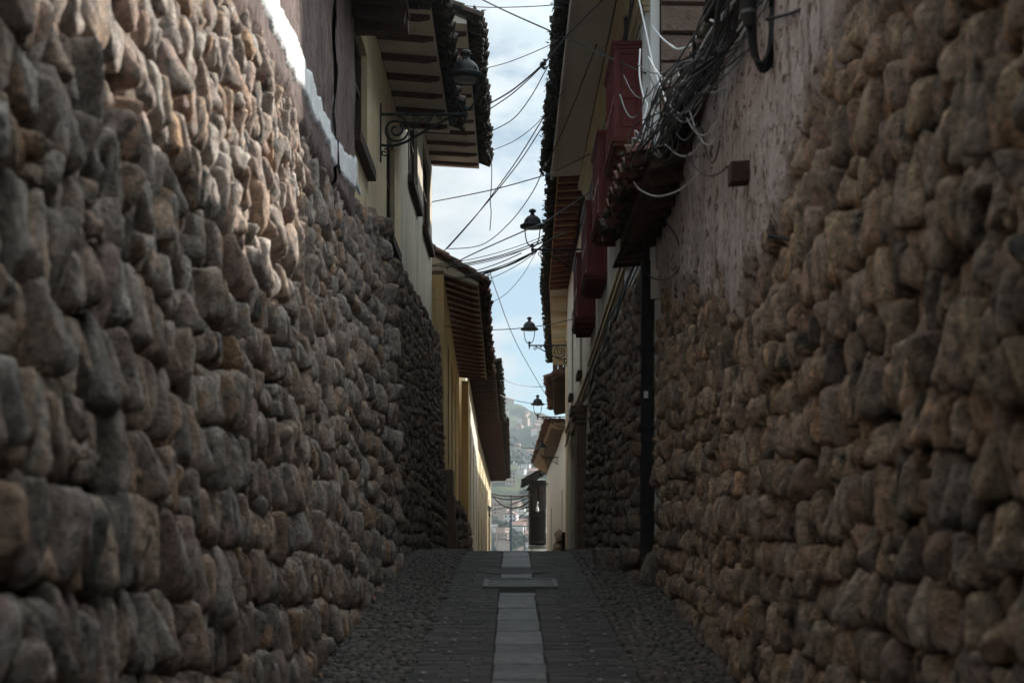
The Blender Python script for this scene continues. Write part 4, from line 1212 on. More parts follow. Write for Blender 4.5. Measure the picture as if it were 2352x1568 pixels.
tiles_mesh('roof', hY, -1, 95.4, 108, ((2.4, 6.75), (1.1, 6.0)), ((2.4, 6.75), (1.1, 6.0)), 1.8, m_tile_dark, pitch=0.25, over=0.35, seed=36)
mb = MB()
for (x, y, z, l) in ((1.0, 96.0, 4.1, 0.5), (0.95, 96.4, -1.1, 0.55)):
    mb.hexa([(x - l, y, z - 0.1), (x + 0.3, y, z + 0.1), (x + 0.3, y + 0.6, z + 0.1), (x - l, y + 0.6, z - 0.1), (x - l, y, z - 0.02), (x + 0.3, y, z + 0.18), (x + 0.3, y + 0.6, z + 0.18), (x - l, y + 0.6, z - 0.02)])
mb.build('awning', m_wood, hY)

# ------------------------------------------------------------------ wall lamps
def spiral(cx, cz, r0, turns, a0, sgn=1, n=40, rmin=0.18):
    return [(cx + r0 * lerp(1, rmin, k / n) * math.cos(a0 + sgn * turns * 2 * math.pi * k / n), 0, cz + r0 * lerp(1, rmin, k / n) * math.sin(a0 + sgn * turns * 2 * math.pi * k / n)) for k in range(n + 1)]
def street_lamp(label, loc, group):
    t = thing('street_lamp', label, 'street lamp', (0, 0, 0), group)
    b = MB()
    b.tube([(0.02, 0, 0), (-1.14, 0, 0)], 0.02, 8)
    b.box(-0.025, 0.012, -0.03, 0.03, -0.62, 0.14)
    b.tube(spiral(-0.21, -0.20, 0.185, 2.0, math.pi * 0.55, 1, 48), 0.015, 6)
    b.tube(spiral(-0.06, -0.50, 0.055, 1.3, math.pi * 0.5, 1, 24), 0.010, 6)
    b.tube(smooth_path([(-0.02, 0, -0.40), (-0.16, 0, -0.41), (-0.34, 0, -0.36), (-0.55, 0, -0.24), (-0.78, 0, -0.11), (-0.93, 0, -0.03)]), 0.018, 6)
    b.tube(spiral(-0.96, -0.085, 0.06, 1.5, math.pi * 0.5, -1, 28), 0.010, 6)
    for x, zz, r_ in ((-0.48, -0.075, 0.062), (-0.64, -0.06, 0.05), (-0.78, -0.045, 0.036)):
        b.tube(spiral(x, zz, r_, 1.5, 0.0, 1, 26), 0.009, 6)
    b.tube(smooth_path([(-0.40, 0, -0.22), (-0.50, 0, -0.15), (-0.56, 0, -0.05), (-0.60, 0, -0.11), (-0.70, 0, -0.02)]), 0.010, 6)
    b.build('bracket', m_iron, t, smooth=50)
    c = (-1.12, 0, 0)
    k = MB()
    k.lathe([(0.004, -0.115), (0.018, -0.09), (0.012, -0.05), (0.030, -0.03), (0.032, 0.02), (0.018, 0.04), (0.042, 0.06), (0.030, 0.10), (0.008, 0.125)], c, 12)
    for s in (-1, 1):
        k.tube([(c[0] + s * x_, 0, z_) for x_, z_ in ((0.02, 0.055), (0.075, 0.09), (0.115, 0.15), (0.138, 0.24), (0.15, 0.34), (0.165, 0.475))], [0.016, 0.015, 0.014, 0.013, 0.013, 0.014], 6)
    k.build('cage', m_iron, t, smooth=50)
    h = MB()
    h.lathe([(0.24 * 1.06, 0.455), (0.245 * 1.06, 0.462), (0.245 * 1.06, 0.50), (0.225 * 1.06, 0.512), (0.2, 0.513)], c, 24)
    h.lathe([(0.19, 0.514), (0.185, 0.55), (0.165, 0.61), (0.135, 0.655), (0.10, 0.685), (0.062, 0.70)], c, 20)
    h.lathe([(0.06, 0.701), (0.052, 0.715), (0.040, 0.745), (0.044, 0.765), (0.072, 0.775), (0.078, 0.795), (0.062, 0.822), (0.036, 0.838), (0.012, 0.845)], c, 16)
    for q_ in range(4):
        a = math.pi / 4 + q_ * math.pi / 2
        h.lathe([(0.014, 0.555), (0.010, 0.585), (0.003, 0.60)], (c[0] + 0.185 * math.cos(a), 0.185 * math.sin(a), 0), 6)
    h.build('hood', m_iron, t, smooth=50)
    d = MB()
    d.lathe([(0.10, 0.43), (0.15, 0.444), (0.16, 0.454)], c, 16)
    d.build('diffuser', m_glass_lamp, t, smooth=50)
    t.location = loc
    return t
G = 'black wall lamps along the street'
def at_wall(px, py, D):
    return P(px, py, D)
lab_r = ['uppermost black lamp on the right side, between the maroon balconies and the sky',
         'black lamp against the sky at right below the fourth balcony',
         'black lamp at right just above the hill skyline',
         'black lamp at right in front of the hillside and the reed eave',
         'black lamp in front of the dark timber balcony house roof',
         'small black lamp beside the dark timber balcony house wall']
lampspec = [(1347, 573, 29.5, 1.0), (1303, 793, 42.0, 1.0), (1302, 957, 54.5, 1.0), (1296, 1049, 72, 1.0), (1279, 1110, 91, 1.0), (1252, 1141, 100, 1.0)]
lamp0 = None
for (px, py, D, s), lb in zip(lampspec, lab_r):
    if lamp0 is None:
        lamp0 = street_lamp(lb, at_wall(px, py, D), G)
    else:
        l = copy_tree(lamp0)
        l.location = at_wall(px, py, D)
        l['label'] = lb
l = copy_tree(lamp0)
l.location = P(872, 263, 18.55)
l.rotation_euler = (0, 0, math.pi)
l['label'] = 'large black lamp on a scrolled bracket fixed to the cream house wall at left'
# small lanterns far down the left side
for (px, py, D, lb) in ((1092, 1153, 70, 'small dark lantern hanging from a scroll on the cream wall far down the left side'), (1122, 1160, 95, 'small dark lantern at the far end of the left cream wall')):
    p = P(px, py, D)
    t = thing('hanging_lantern', lb, 'lantern', p, 'small lanterns on the far left wall')
    xw = -1.57
    b = MB()
    b.tube(smooth_path([(xw, D, p.z - 0.05), ((xw + p.x) / 2, D, p.z + 0.22), (p.x, D, p.z + 0.16), (p.x, D, p.z)]), 0.025, 6)
    b.tube([(q_[0] + p.x - 0.1, D, q_[2] + p.z + 0.25) for q_ in spiral(0, 0, 0.16, 1.4, 0, 1, 24)], 0.02, 6)
    b.build('bracket', m_iron, t, smooth=50)
    b = MB()
    b.lathe([(0.03, 0), (0.24, -0.16), (0.26, -0.2), (0.20, -0.2)], p, 8)
    b.lathe([(0.10, -0.72), (0.14, -0.68), (0.14, -0.62), (0.06, -0.60)], p, 8)
    for k in range(4):
        a = math.pi / 4 + k * math.pi / 2
        b.tube([(p.x + 0.2 * math.cos(a), p.y + 0.2 * math.sin(a), p.z - 0.2), (p.x + 0.12 * math.cos(a), p.y + 0.12 * math.sin(a), p.z - 0.64)], 0.014, 5)
    b.build('housing', m_iron, t)
    b = MB()
    b.lathe([(0.09, -0.62), (0.12, -0.5), (0.15, -0.22)], p, 8)
    b.build('glass', m_glass_lamp, t)

# ------------------------------------------------------------------ street things
# drain grate
gz = zr(16.1)
t = thing('drain_grate', 'rectangular steel drain grate set across the slab strip of the road', 'drain grate', (0.1, 16.1, gz))
mb = MB()
gx0, gx1, gy0, gy1 = -0.32, 0.51, 15.66, 16.55
def gbox(mb, x0, x1, y0, y1, h0, h1):
    mb.hexa([(x0, y0, zr(y0) + h0), (x1, y0, zr(y0) + h0), (x1, y1, zr(y1) + h0), (x0, y1, zr(y1) + h0), (x0, y0, zr(y0) + h1), (x1, y0, zr(y0) + h1), (x1, y1, zr(y1) + h1), (x0, y1, zr(y1) + h1)])
gbox(mb, gx0, gx1, gy0, gy0 + 0.05, -0.03, 0.028); gbox(mb, gx0, gx1, gy1 - 0.05, gy1, -0.03, 0.028)
gbox(mb, gx0, gx0 + 0.05, gy0 + 0.051, gy1 - 0.051, -0.03, 0.026); gbox(mb, gx1 - 0.05, gx1, gy0 + 0.051, gy1 - 0.051, -0.03, 0.026)
mb.build('frame', m_steel, t)
mb = MB()
for k in range(11):
    y = gy0 + 0.065 + k * 0.071
    gbox(mb, gx0 + 0.052, gx1 - 0.052, y, y + 0.045, -0.02, 0.020)
mb.build('bars', m_steel, t)
mb = MB(); gbox(mb, gx0 + 0.05, gx1 - 0.05, gy0 + 0.05, gy1 - 0.05, -0.028, 0.009); mb.build('sump', m_pipe, t)
# manhole cover
D = 17.75
t = thing('manhole_cover', 'round dark manhole cover in the road beyond the drain grate', 'manhole cover', (0.02, D, zr(D)))
def disc(mb, cx, cy, prof, n=36):
    vs, fs = [], []
    for r_, h_ in prof:
        for k in range(n):
            q_ = 2 * math.pi * k / n
            y = cy + r_ * math.sin(q_)
            vs.append((cx + r_ * math.cos(q_), y, zr(y) + h_))
    for i in range(len(prof) - 1):
        for k in range(n):
            fs.append((i * n + k, i * n + (k + 1) % n, (i + 1) * n + (k + 1) % n, (i + 1) * n + k))
    fs.append(tuple((len(prof) - 1) * n + k for k in range(n)))
    mb.add(vs, fs)
mb = MB(); disc(mb, 0.0, D, [(0.44, 0.0), (0.44, 0.007), (0.39, 0.008), (0.385, 0.003)]); mb.build('rim', m_paver, t, tint=True)
mb = MB(); disc(mb, 0.0, D, [(0.38, 0.0), (0.375, 0.006), (0.0001, 0.007)]); mb.build('lid', m_paver, t, tint=True)

# drain pipe in the corner
t = thing('drain_pipe', 'dark vertical drain pipe in the corner between the right stone walls', 'pipe', (1.56, 16.5, 1.8))
mb = MB()
mb.box(1.505, 1.635, 16.52, 16.66, 1.55, 4.95)
mb.build('pipe', m_pipe, t)
for zz in (2.0, 3.0, 3.9):
    mb = MB(); mb.box(1.49, 1.65, 16.505, 16.67, zz, zz + 0.05); mb.build('clamp', m_iron, t)
mb = MB(); mb.box(1.53, 1.58, 16.50, 16.515, 3.35, 3.43); mb.build('paper_tag', m_white, t)
# stone block beside the wall
t = tag(stones_mesh('stone_block', [(np.array([1.60, 15.95, zr(15.95) + 0.17]), np.diag([0.165, 0.20, 0.215]), 4, (0.55, 0.4, 0))], m_stone_r, None, base=(1.6, 15.95, zr(15.95))), 'squared boulder standing at the foot of the right stone wall', 'boulder')
# steps
t = thing('door_steps', 'dark stone steps at the foot of the drain pipe at right', 'steps', (1.4, 18.2, 1.3))
def rough_block(x0, x1, y0, y1, z0, z1, par):
    c = np.array([(x0 + x1) / 2, (y0 + y1) / 2, (z0 + z1) / 2])
    nn = ICO[4][0]
    p = np.sign(nn) * np.abs(nn) ** 0.28
    p = p / np.abs(p).max(1)[:, None] * 0.97 + p * 0.03
    p = p * (1 + 0.05 * (vnoise(nn[:, 0] * 5 + x0 * 9, nn[:, 2] * 5 + nn[:, 1] * 3, 5)[:, None] - 0.5))
    V = p * np.array([(x1 - x0) / 2, (y1 - y0) / 2, (z1 - z0) / 2]) + c
    return np_mesh('step', V, ICO[4][1], m_stone_d, par, True, np.full((len(V), 3), 0.35))
rough_block(1.07, 1.50, 17.9, 18.9, 1.2, 1.60, t)
rough_block(1.42, 1.72, 16.95, 18.2, 1.2, 1.80, t)
# rubbish on the step
def lump(name, label, cat, c, s, mat, seed, group=None):
    nn = ICO[3][0]
    r_ = 1 + 0.22 * np.sin(nn @ np.array([3.1, 4.2, 2.2]) + seed) * np.cos(nn @ np.array([-2.2, 3.3, 5.1]) + 2 * seed) + 0.07 * np.sin(nn @ np.array([11, -9, 8.]) + seed)
    return tag(np_mesh(name, nn * r_[:, None] * np.array(s) + np.array(c), ICO[3][1], mat, None, True, base=(c[0], c[1], c[2] - s[2])), label, cat, group)
lump('rubbish_bag', 'grey plastic rubbish bag lying on the upper step beside the pipe', 'bag', (1.50, 17.25, 1.92), (0.115, 0.13, 0.13), m_bag, 1.0)
lump('food_wrapper', 'crumpled yellow and green wrapper on the upper step below the rubbish bag', 'wrapper', (1.555, 16.98, 1.855), (0.055, 0.05, 0.06), m_yel, 2.0)
lump('food_wrapper', 'red and white scrap lying on the cobbles at the foot of the left wall', 'wrapper', (-1.40, 14.3, zr(14.3) + 0.045), (0.03, 0.045, 0.035), m_redcap, 3.0)
# timber stub and iron rod in the right wall
p = P(1745, 395, 9.4)
t = thing('timber_stub', 'short squared timber end poking out of the pink plaster at right', 'beam end', (1.62, 9.4, p.z))
mb = MB()
mb.hexa([(1.44, 9.34, p.z - 0.075), (1.7, 9.34, p.z - 0.06), (1.7, 9.50, p.z - 0.06), (1.44, 9.50, p.z - 0.075), (1.44, 9.34, p.z + 0.055), (1.7, 9.34, p.z + 0.07), (1.7, 9.50, p.z + 0.07), (1.44, 9.50, p.z + 0.055)])
mb.build('beam', m_wood, t)
a_, b_ = P(1768, 541, 8.3), P(1834, 562, 7.9)
mb = MB(); mb.tube([a_, b_ + Vector((0.14, -0.05, -0.02))], 0.012, 6)
tag(mb.build('iron_rod', m_iron, None, base=a_), 'rusty iron rod sticking out of the right stone wall below the plaster', 'rod')
# white stub pipe on left wall below the band
a_, b_ = P(806, 385, 14.5), P(828, 447, 14.6)
mb = MB(); mb.tube([a_, b_], 0.018, 8)
tag(mb.build('plastic_conduit', m_cable_w, None, smooth=50, base=a_), 'short pale conduit slanting down below the white band on the left wall', 'conduit')
# fallen boards by the first cream window: sill beams are part of the window
# cctv dome far down
p = P(1234, 1168, 96)
t = thing('security_camera', 'white dome security camera on the dark timber balcony house', 'camera', p)
mb = MB()
mb.lathe([(0.02, 0.30), (0.10, 0.22), (0.18, 0.0), (0.20, -0.16), (0.16, -0.30)], (p.x, p.y - 0.45, p.z), 14)
mb.v = [(p.x + (q_[0] - p.x) * 0.55, q_[1], p.z + (q_[2] - p.z) * 0.6) for q_ in mb.v]
mb.tube([(p.x, p.y - 0.45, p.z + 0.17), (p.x + 0.02, p.y - 0.45, p.z + 0.42), (p.x + 0.06, p.y - 0.2, p.z + 0.45)], 0.03, 8)
mb.build('housing', m_white, t, smooth=50)
mb = MB(); mb.lathe([(0.085, -0.185), (0.07, -0.25), (0.03, -0.29)], (p.x, p.y - 0.45, p.z), 14); mb.build('dome', m_pane, t, smooth=50)
# poles in the valley
p = P(1174, 1262, 150)
t = thing('utility_pole', 'tall blue pole standing beyond the end of the street', 'pole', (p.x, 150, -8))
mb = MB(); mb.lathe([(0.14, -9.0), (0.12, 0.0), (0.075, 6.5 + 0.0)], (p.x, 150, 0), 10)
mb.lathe([(0.075, 6.5), (0.05, P(1174, 1135, 150).z)], (p.x, 150, 0), 10)
mb.build('shaft', m_blue, t, smooth=50)
mb = MB()
pc = P(1174, 1255, 150)
mb.tube(smooth_path([P(1174, 1262, 150), P(1180, 1256, 150), P(1181, 1248, 150), P(1174, 1242, 150), P(1155, 1237, 150), P(1143, 1234, 150)]), 0.05, 6)
mb.build('lamp_arm', m_blue, t, smooth=50)
p = P(1205, 1262, 170)
t = thing('utility_pole', 'thin grey pole with a long crossbar right of the tall blue pole', 'pole', (p.x, 170, -8))
mb = MB(); mb.lathe([(0.09, -9), (0.07, P(1205, 1208, 170).z)], (p.x, 170, 0), 8)
mb.build('shaft', m_blue, t, smooth=50)
mb = MB(); mb.tube([P(1167, 1208, 170), P(1218, 1207, 170)], 0.05, 6); mb.build('crossbar', m_blue, t)

# ------------------------------------------------------------------ wires and cables
def cable(name, label, pts, r, mat=None, group=None, n=8, sides=5, cat='cable'):
    mb = MB()
    w = smooth_path(pts, n)
    mb.tube(w, r, sides)
    return tag(mb.build(name, mat or m_cable, None, smooth=True, base=w[0]), label, cat, group)
def sag(a, b, s, k=5):
    return [lerp(a, b, i / k) - Vector((0, 0, s * 4 * (i / k) * (1 - i / k))) for i in range(k + 1)]
Z4 = lambda x, y, D: P(847 + x * 0.27, 376 + y * 0.27, D)
Z2 = lambda x, y, D: P(1176 + x * 0.27, y * 0.27, D)
Z5 = lambda x, y, D: P(979 + x * 0.21, 659 + y * 0.21, D)
GW = 'thin wires strung across the street'
cable('overhead_wire', 'wire from the weathered cream house corner rising to the cornice below the second balcony', [Z4(540, 325, 30.1), Z4(1040, 225, 27.5), Z4(1530, 90, 25), Z2(380, 1450, 24), Z2(670, 1310, 23.2)], 0.011, group=GW)
cable('overhead_wire', 'lower of two close steep wires from the yellow house roof to the balcony house', [Z4(555, 835, 31), Z4(960, 385, 29), Z4(1270, 0, 27), Z2(290, 1030, 24), Z2(640, 500, 21.5), Z2(900, 40, 19.5)], 0.011, group=GW)
cable('overhead_wire', 'upper of two close steep wires from the yellow house roof to the balcony house', [Z4(665, 725, 31), Z4(930, 420, 29), Z4(1240, 0, 27), Z2(300, 950, 24), Z2(600, 500, 21.5), Z2(880, -40, 19.5)], 0.011, group=GW)
cable('overhead_wire', 'slack wire curving from the yellow house roof up past the upper lamp to the soffit', [Z4(680, 725, 32), Z4(960, 690, 31), Z4(1200, 500, 29), Z4(1400, 230, 27), Z4(1500, 0, 25.5), Z2(300, 1390, 24.5), Z2(480, 1000, 22.5), Z2(720, 380, 20)], 0.010, group=GW)
for k, (a, b_) in enumerate((((540, 860), (1480, 620)), ((540, 870), (1490, 640)), ((545, 880), (1490, 655)), ((540, 890), (1480, 670)), ((560, 985), (1430, 735)), ((570, 990), (1425, 738)), ((600, 1000), (1420, 742)), ((610, 1010), (1428, 744)), ((720, 1040), (1430, 750)), ((545, 975), (1300, 760)))):
    A_, B_ = Z4(a[0], a[1], 30.5 + 0.1 * k), Z4(b_[0], b_[1], 29.3)
    cable('overhead_wire', 'black wire in the fan strung from the uppermost right lamp to the yellow house', sag(A_, B_, 0.10 + 0.03 * (k % 3)), 0.008 + 0.003 * (k % 2), group='fan of wires from the uppermost right lamp')
cable('overhead_wire', 'thick black wire bundle from the yellow house to the uppermost right lamp bracket', sag(Z4(900, 930, 31), Z4(1430, 735, 29.3), 0.10) + [Z4(1560, 640, 29.2), Z4(1680, 590, 29)], 0.02, group=GW)
cable('overhead_wire', 'long wire climbing from the yellow house past the lamp towards the first balcony', [Z4(540, 980, 31), Z4(800, 810, 30), Z4(1350, 560, 27), P(1260, 505, 25), P(1355, 441, 22.5), P(1446, 375, 19.5)], 0.013, group=GW)
cable('overhead_wire', 'fine wire looping from the dangling fan down to the yellow eave', [Z4(1420, 760, 29.4), Z4(1300, 960, 30), Z4(1150, 1120, 31), Z4(1010, 1185, 32), Z4(900, 1195, 33)], 0.006, group=GW)
cable('overhead_wire', 'straight thin wire slanting down the sky to the brick house eave', [Z4(1010, 970, 33), Z4(1030, 915, 34), Z5(750, 0, 35), Z5(1000, 640, 42), Z5(1380, 1300, 52)], 0.010, group=GW)
cable('overhead_wire', 'nearly level wire from the yellow house to the fourth balcony', [Z4(525, 1365, 31), Z4(800, 1400, 30.5), Z4(1130, 1410, 29.5), Z4(1520, 1370, 28.5), P(1345, 725, 27)], 0.009, group=GW)
cable('overhead_wire', 'slack wire across the sky above the hill, upper of two', [Z5(740, 950, 50), Z5(850, 1010, 51), Z5(1000, 1065, 52), Z5(1200, 1090, 53), Z5(1370, 1075, 54)], 0.012, group=GW)
cable('overhead_wire', 'slack wire across the sky above the hill, lower of two', [Z5(800, 1180, 52), Z5(1000, 1245, 53), Z5(1200, 1275, 54), Z5(1385, 1280, 55)], 0.012, group=GW)
cable('overhead_wire', 'loose wire end dangling against the sky from the high left eave', [P(1117, 345, 27), P(1128, 372, 27), P(1129, 420, 27), P(1126, 460, 27), P(1128, 490, 27), P(1125, 530, 27)], 0.009, group=GW)
cable('overhead_wire', 'wire crossing the top of the sky down to the corner of the first balcony', [P(1100, -4, 23), Z2(0, 120, 21.5), Z2(430, 310, 19.8), Z2(870, 510, 18.2), Z2(1140, 625, 17)], 0.012, group=GW)
cable('overhead_wire', 'almost level thin wire near the very top of the sky', [P(1040, 10, 24), P(1110, 17, 22), Z2(100, 60, 21), Z2(400, 40, 20), Z2(720, -4, 18.5)], 0.007, group=GW)
cable('overhead_wire', 'thin wire from the left lamp rising to the right eave', [P(1117, 157, 21), Z2(0, 520, 20.5), Z2(340, 375, 19.6), Z2(420, 300, 19.4)], 0.006, group=GW)
cable('overhead_wire', 'wire carrying a dry plant knot beside the right eave', [P(1112, 245, 22), Z2(0, 770, 21.5), Z2(250, 560, 20.5), Z2(345, 455, 20), Z2(480, 290, 19), Z2(770, 0, 17.5), Z2(850, -80, 17)], 0.012, group=GW)
cable('overhead_wire', 'wire just below the knotted wire, from the left lamp side to the right eave', [P(1112, 259, 22), Z2(0, 800, 21.5), Z2(230, 590, 20.7), Z2(262, 548, 20.5)], 0.009, group=GW)
cable('overhead_wire', 'wire from the high left eave over blue sky to the right eave', [P(1121, 305, 24), Z2(0, 1020, 22), Z2(150, 840, 21.5), Z2(270, 630, 20.8), Z2(335, 510, 20.4)], 0.008, group=GW)
cable('overhead_wire', 'faint wire from the high left eave passing low under the plant knot', [P(1121, 349, 25), Z2(0, 1210, 23), Z2(170, 1090, 22), Z2(300, 950, 21.4), Z2(450, 760, 20.8)], 0.006, group=GW)
rk = random.Random(3)
it = []
for k in range(14):
    s = rk.uniform(0.010, 0.03)
    it.append((np.array(Z2(268, 545, 20.45)) + np.array([rk.gauss(0, .022), rk.gauss(0, .02), rk.gauss(0, .028)]), np.diag([s, s, s]), 1, (0, 0, 0)))
kn = stones_mesh('dry_plant_knot', it, m_moss, None, base=Z2(268, 545, 20.45))
tag(kn, 'small dry plant clump caught on a wire in the sky', 'plant')
mbk = MB()
for k in range(30):
    d = Vector((rk.gauss(0, 1), rk.gauss(0, 1), rk.gauss(0, 1))).normalized() * rk.uniform(0.04, 0.085)
    w_ = d.cross(Vector((0.3, 1, 0.2))).normalized() * 0.008
    o_ = Z2(268, 545, 20.45)
    mbk.add([o_, o_ + d * 0.5 + w_, o_ + d, o_ + d * 0.5 - w_], [(0, 1, 2, 3)])
mbk.build('leaves', m_moss, kn)
# wires low over the far street
for k, (a, b_, s, r_) in enumerate(((P(1128, 1133, 104), P(1222, 1136, 96), 0.15, 0.05), (P(1130, 1138, 104), P(1240, 1120, 96), 0.5, 0.05), (P(1128, 1172, 106), P(1240, 1125, 97), 0.2, 0.03), (P(1128, 1160, 106), P(1235, 1135, 97), 0.2, 0.025), (P(1130, 1137, 104), P(1216, 1150, 97), 0.7, 0.06), (P(1128, 1211, 107), P(1214, 1172, 98), 0.2, 0.025))):
    cable('overhead_wire', 'black wire strung low between the last houses in front of the valley', sag(a, b_, s), r_, group='wires over the bottom of the street')
cable('overhead_wire', 'pair of wires from the far left eave to the lamp before the hillside', sag(P(1172, 1017, 80), P(1245, 1027, 72), 0.15), 0.02, group=GW)

# cables clipped along the balcony house front
GF = 'cables clipped to the balcony house front'
for k in range(6):
    rr = random.Random(40 + k)
    pts = []
    for i in range(10):
        d = lerp(17.0, 28.5, i / 9)
        z = lerp(8.22 - 0.02 * k, 7.9 - 0.08 * k, i / 9) + rr.uniform(-0.05, 0.05)
        pts.append((XT(d) - 0.19 - rr.uniform(0, 0.04), d, z))
    cable('facade_cable', 'black cable running along the balcony house just under its cornice', pts, 0.010, group=GF)
for k in range(8):
    rr = random.Random(60 + k)
    pts = []
    for i in range(14):
        d = lerp(16.9, 38.0, i / 13)
        xx = XT(d) if d < 28 else XU(d)
        z = lerp(5.35, 4.35, i / 13) + rr.uniform(-0.09, 0.09) - 0.02 * k
        pts.append((xx - 0.05 - rr.uniform(0, 0.06), d, z))
    cable('facade_cable', 'sagging black cable below the string course of the balcony house', pts, 0.013, group='cables along the string course')
for k, (px, y0_, y1_, D) in enumerate(((1437, -5, 112, 18.6), (1441, -5, 112, 18.5))):
    cable('facade_cable', 'black cable dropping down the white front onto the first balcony', [P(px, y0_, D) - Vector((0.02, 0, 0)), P(px + 1, 50, D) - Vector((0.02, 0, 0)), P(px + 2, y1_, D) - Vector((0.02, 0, 0))], 0.012, group='cables onto the first balcony')

# tangled bundle running along the low eave
GB = 'tangled black cables along the low right eave'
LB = 'black cable in the tangled bundle along the low eave at right'
rr = random.Random(5)
for k in range(36):
    s0, s1 = rr.uniform(-0.5, 1), rr.uniform(0, 1)
    pxt = lerp(1640, 1790, rr.random())
    a = P(pxt, -30, rr.uniform(8.2, 9.0))
    m1 = P(lerp(pxt, 1590, 0.35) + rr.uniform(-40, 34), 95 + rr.uniform(-30, 30), rr.uniform(9.4, 9.9))
    m2 = P(1578 + rr.uniform(-65, 70), 215 + rr.uniform(-55, 40), rr.uniform(10.4, 11.2))
    e = P(1480 + rr.uniform(-30, 50), 345 + rr.uniform(-18, 30), rr.uniform(12.6, 13.6))
    pts = [a, m1, m2, e]
    if k % 3 == 0:
        pts = pts[:3] + [P(1500 + rr.uniform(-60, 80), 320 + rr.uniform(-30, 40), 12.6), P(1452 + rr.uniform(-8, 14), 372 + rr.uniform(0, 60), 15.2), P(1425 + rr.uniform(-6, 6), 470 + rr.uniform(0, 60), 16.6)]
    cable('bundled_cable', LB if k % 4 else LB.replace('black', 'grey'), pts, rr.choice((0.005, 0.006, 0.008)), None if k % 4 else m_cable_g, GB if k % 4 else 'tangled grey cables along the low right eave', n=7)
GWc = 'white cables in the tangle at right'
white = [
    ('white cable hanging in a deep curve from the gable to the bundle', [Z2(1190, 220, 15.5), Z2(1260, 310, 14), Z2(1340, 380, 13), Z2(1415, 420, 12.4), Z2(1520, 385, 11.6), Z2(1610, 310, 11.0)]),
    ('white cable running the length of the bundle as a taut diagonal', [Z2(1900, 0, 8.6), Z2(1700, 250, 9.8), Z2(1540, 540, 11.0), Z2(1380, 830, 12.2), Z2(1240, 1090, 13.2), Z2(1060, 1340, 14.2)]),
    ('white cable from the white front down into the tangle', [Z2(1080, 0, 15.4), Z2(1150, 320, 14.8), Z2(1200, 560, 14.2), Z2(1270, 760, 13.6), Z2(1340, 930, 13.1), Z2(1420, 1020, 12.8), Z2(1540, 1010, 12.2)]),
    ('white cable looping in a U beside the first balcony', [Z2(1090, 420, 15), Z2(1085, 640, 14.6), Z2(1120, 830, 14.2), Z2(1150, 900, 14.0), Z2(1115, 1040, 13.9), Z2(1150, 1110, 13.8), Z2(1195, 1100, 13.7), Z2(1190, 1020, 13.6)]),
    ('white cable in a short hanging arc high in the bundle', [Z2(1690, 175, 9.8), Z2(1740, 185, 9.7), Z2(1800, 150, 9.4), Z2(1870, 60, 9.0)]),
    ('white cable in a small arc in the middle of the tangle', [Z2(1260, 650, 13.4), Z2(1300, 705, 13.2), Z2(1370, 680, 12.9), Z2(1450, 590, 12.3), Z2(1500, 480, 11.8)]),
    ('white cable sagging over the tiles below the tangle', [Z2(1330, 1250, 12.6), Z2(1400, 1310, 12.2), Z2(1490, 1325, 11.8), Z2(1600, 1240, 11.2), Z2(1720, 1050, 10.6)]),
    ('white cable loop hanging over the ragged tile end', [P(1456, 418, 13.8), P(1472, 437, 13.4), P(1510, 451, 12.9), P(1560, 437, 12.3), P(1610, 395, 11.6)]),
    ('grey white cable slanting over the upper tiles', [Z2(1660, 775, 10.8), Z2(1720, 790, 10.6), Z2(1780, 760, 10.3), Z2(1850, 730, 10.0)]),
    ('white cable joining the tangle to the first balcony floor', [Z2(1150, 1320, 14), Z2(1260, 1180, 13.4), Z2(1390, 1060, 12.8), Z2(1520, 950, 12.2), Z2(1620, 830, 11.6)]),
    ('white cable knotted above the balcony floor', [Z2(1100, 1185, 14.0), Z2(1180, 1200, 13.8), Z2(1250, 1240, 13.5), Z2(1190, 1290, 13.6), Z2(1230, 1220, 13.4), Z2(1320, 1240, 13.0)]),
]
for lb, pts in white:
    cable('white_cable', lb, pts, 0.009, m_cable_w, GWc)
for k in range(10):
    c_ = Z2(1200 + rr.uniform(-60, 120), 1240 + rr.uniform(-50, 50), 13.4)
    pts = [c_ + Vector((rr.uniform(-.16, .16), rr.uniform(-.25, .25), rr.uniform(-.14, .14))) for _ in range(5)]
    cable('white_cable', 'short white cable tail in the knot of cables above the tile end', pts, 0.006, m_cable_w, 'knot of white cable tails')
for k in range(18):
    px, py = 1455 + rr.uniform(0, 190), 130 + rr.uniform(0, 230)
    dd = lerp(14.2, 10.8, (px - 1455) / 190)
    wd, dp = rr.uniform(40, 110), rr.uniform(20, 75)
    tl = rr.uniform(-60, 30)
    pts = [P(px + wd * (i / 5 - 0.5), py + dp * (1 - (2 * i / 5 - 1) ** 2) + tl * i / 5, dd - 0.25 * i) for i in range(6)]
    g_ = k % 3
    cable('white_cable' if g_ else 'bundled_cable', 'loose pale cable loop drooping among the tangle at right' if g_ else 'loose black cable loop drooping among the tangle at right', pts, 0.0065, (m_cable_w if g_ == 1 else m_cable_g) if g_ else m_cable, 'loose pale cable loops' if g_ else 'loose black cable loops')
cable('hanging_cable', 'thin black cable looped in a big ring on the worn plaster at right', [Z2(0, 0, 0) * 0 + P(1485, 536, 15.8), P(1475, 590, 16.0), P(1490, 632, 15.8), P(1520, 642, 15.2), P(1555, 625, 14.0), P(1564, 580, 13.8), P(1548, 535, 14.2), P(1525, 505, 14.6)], 0.008)
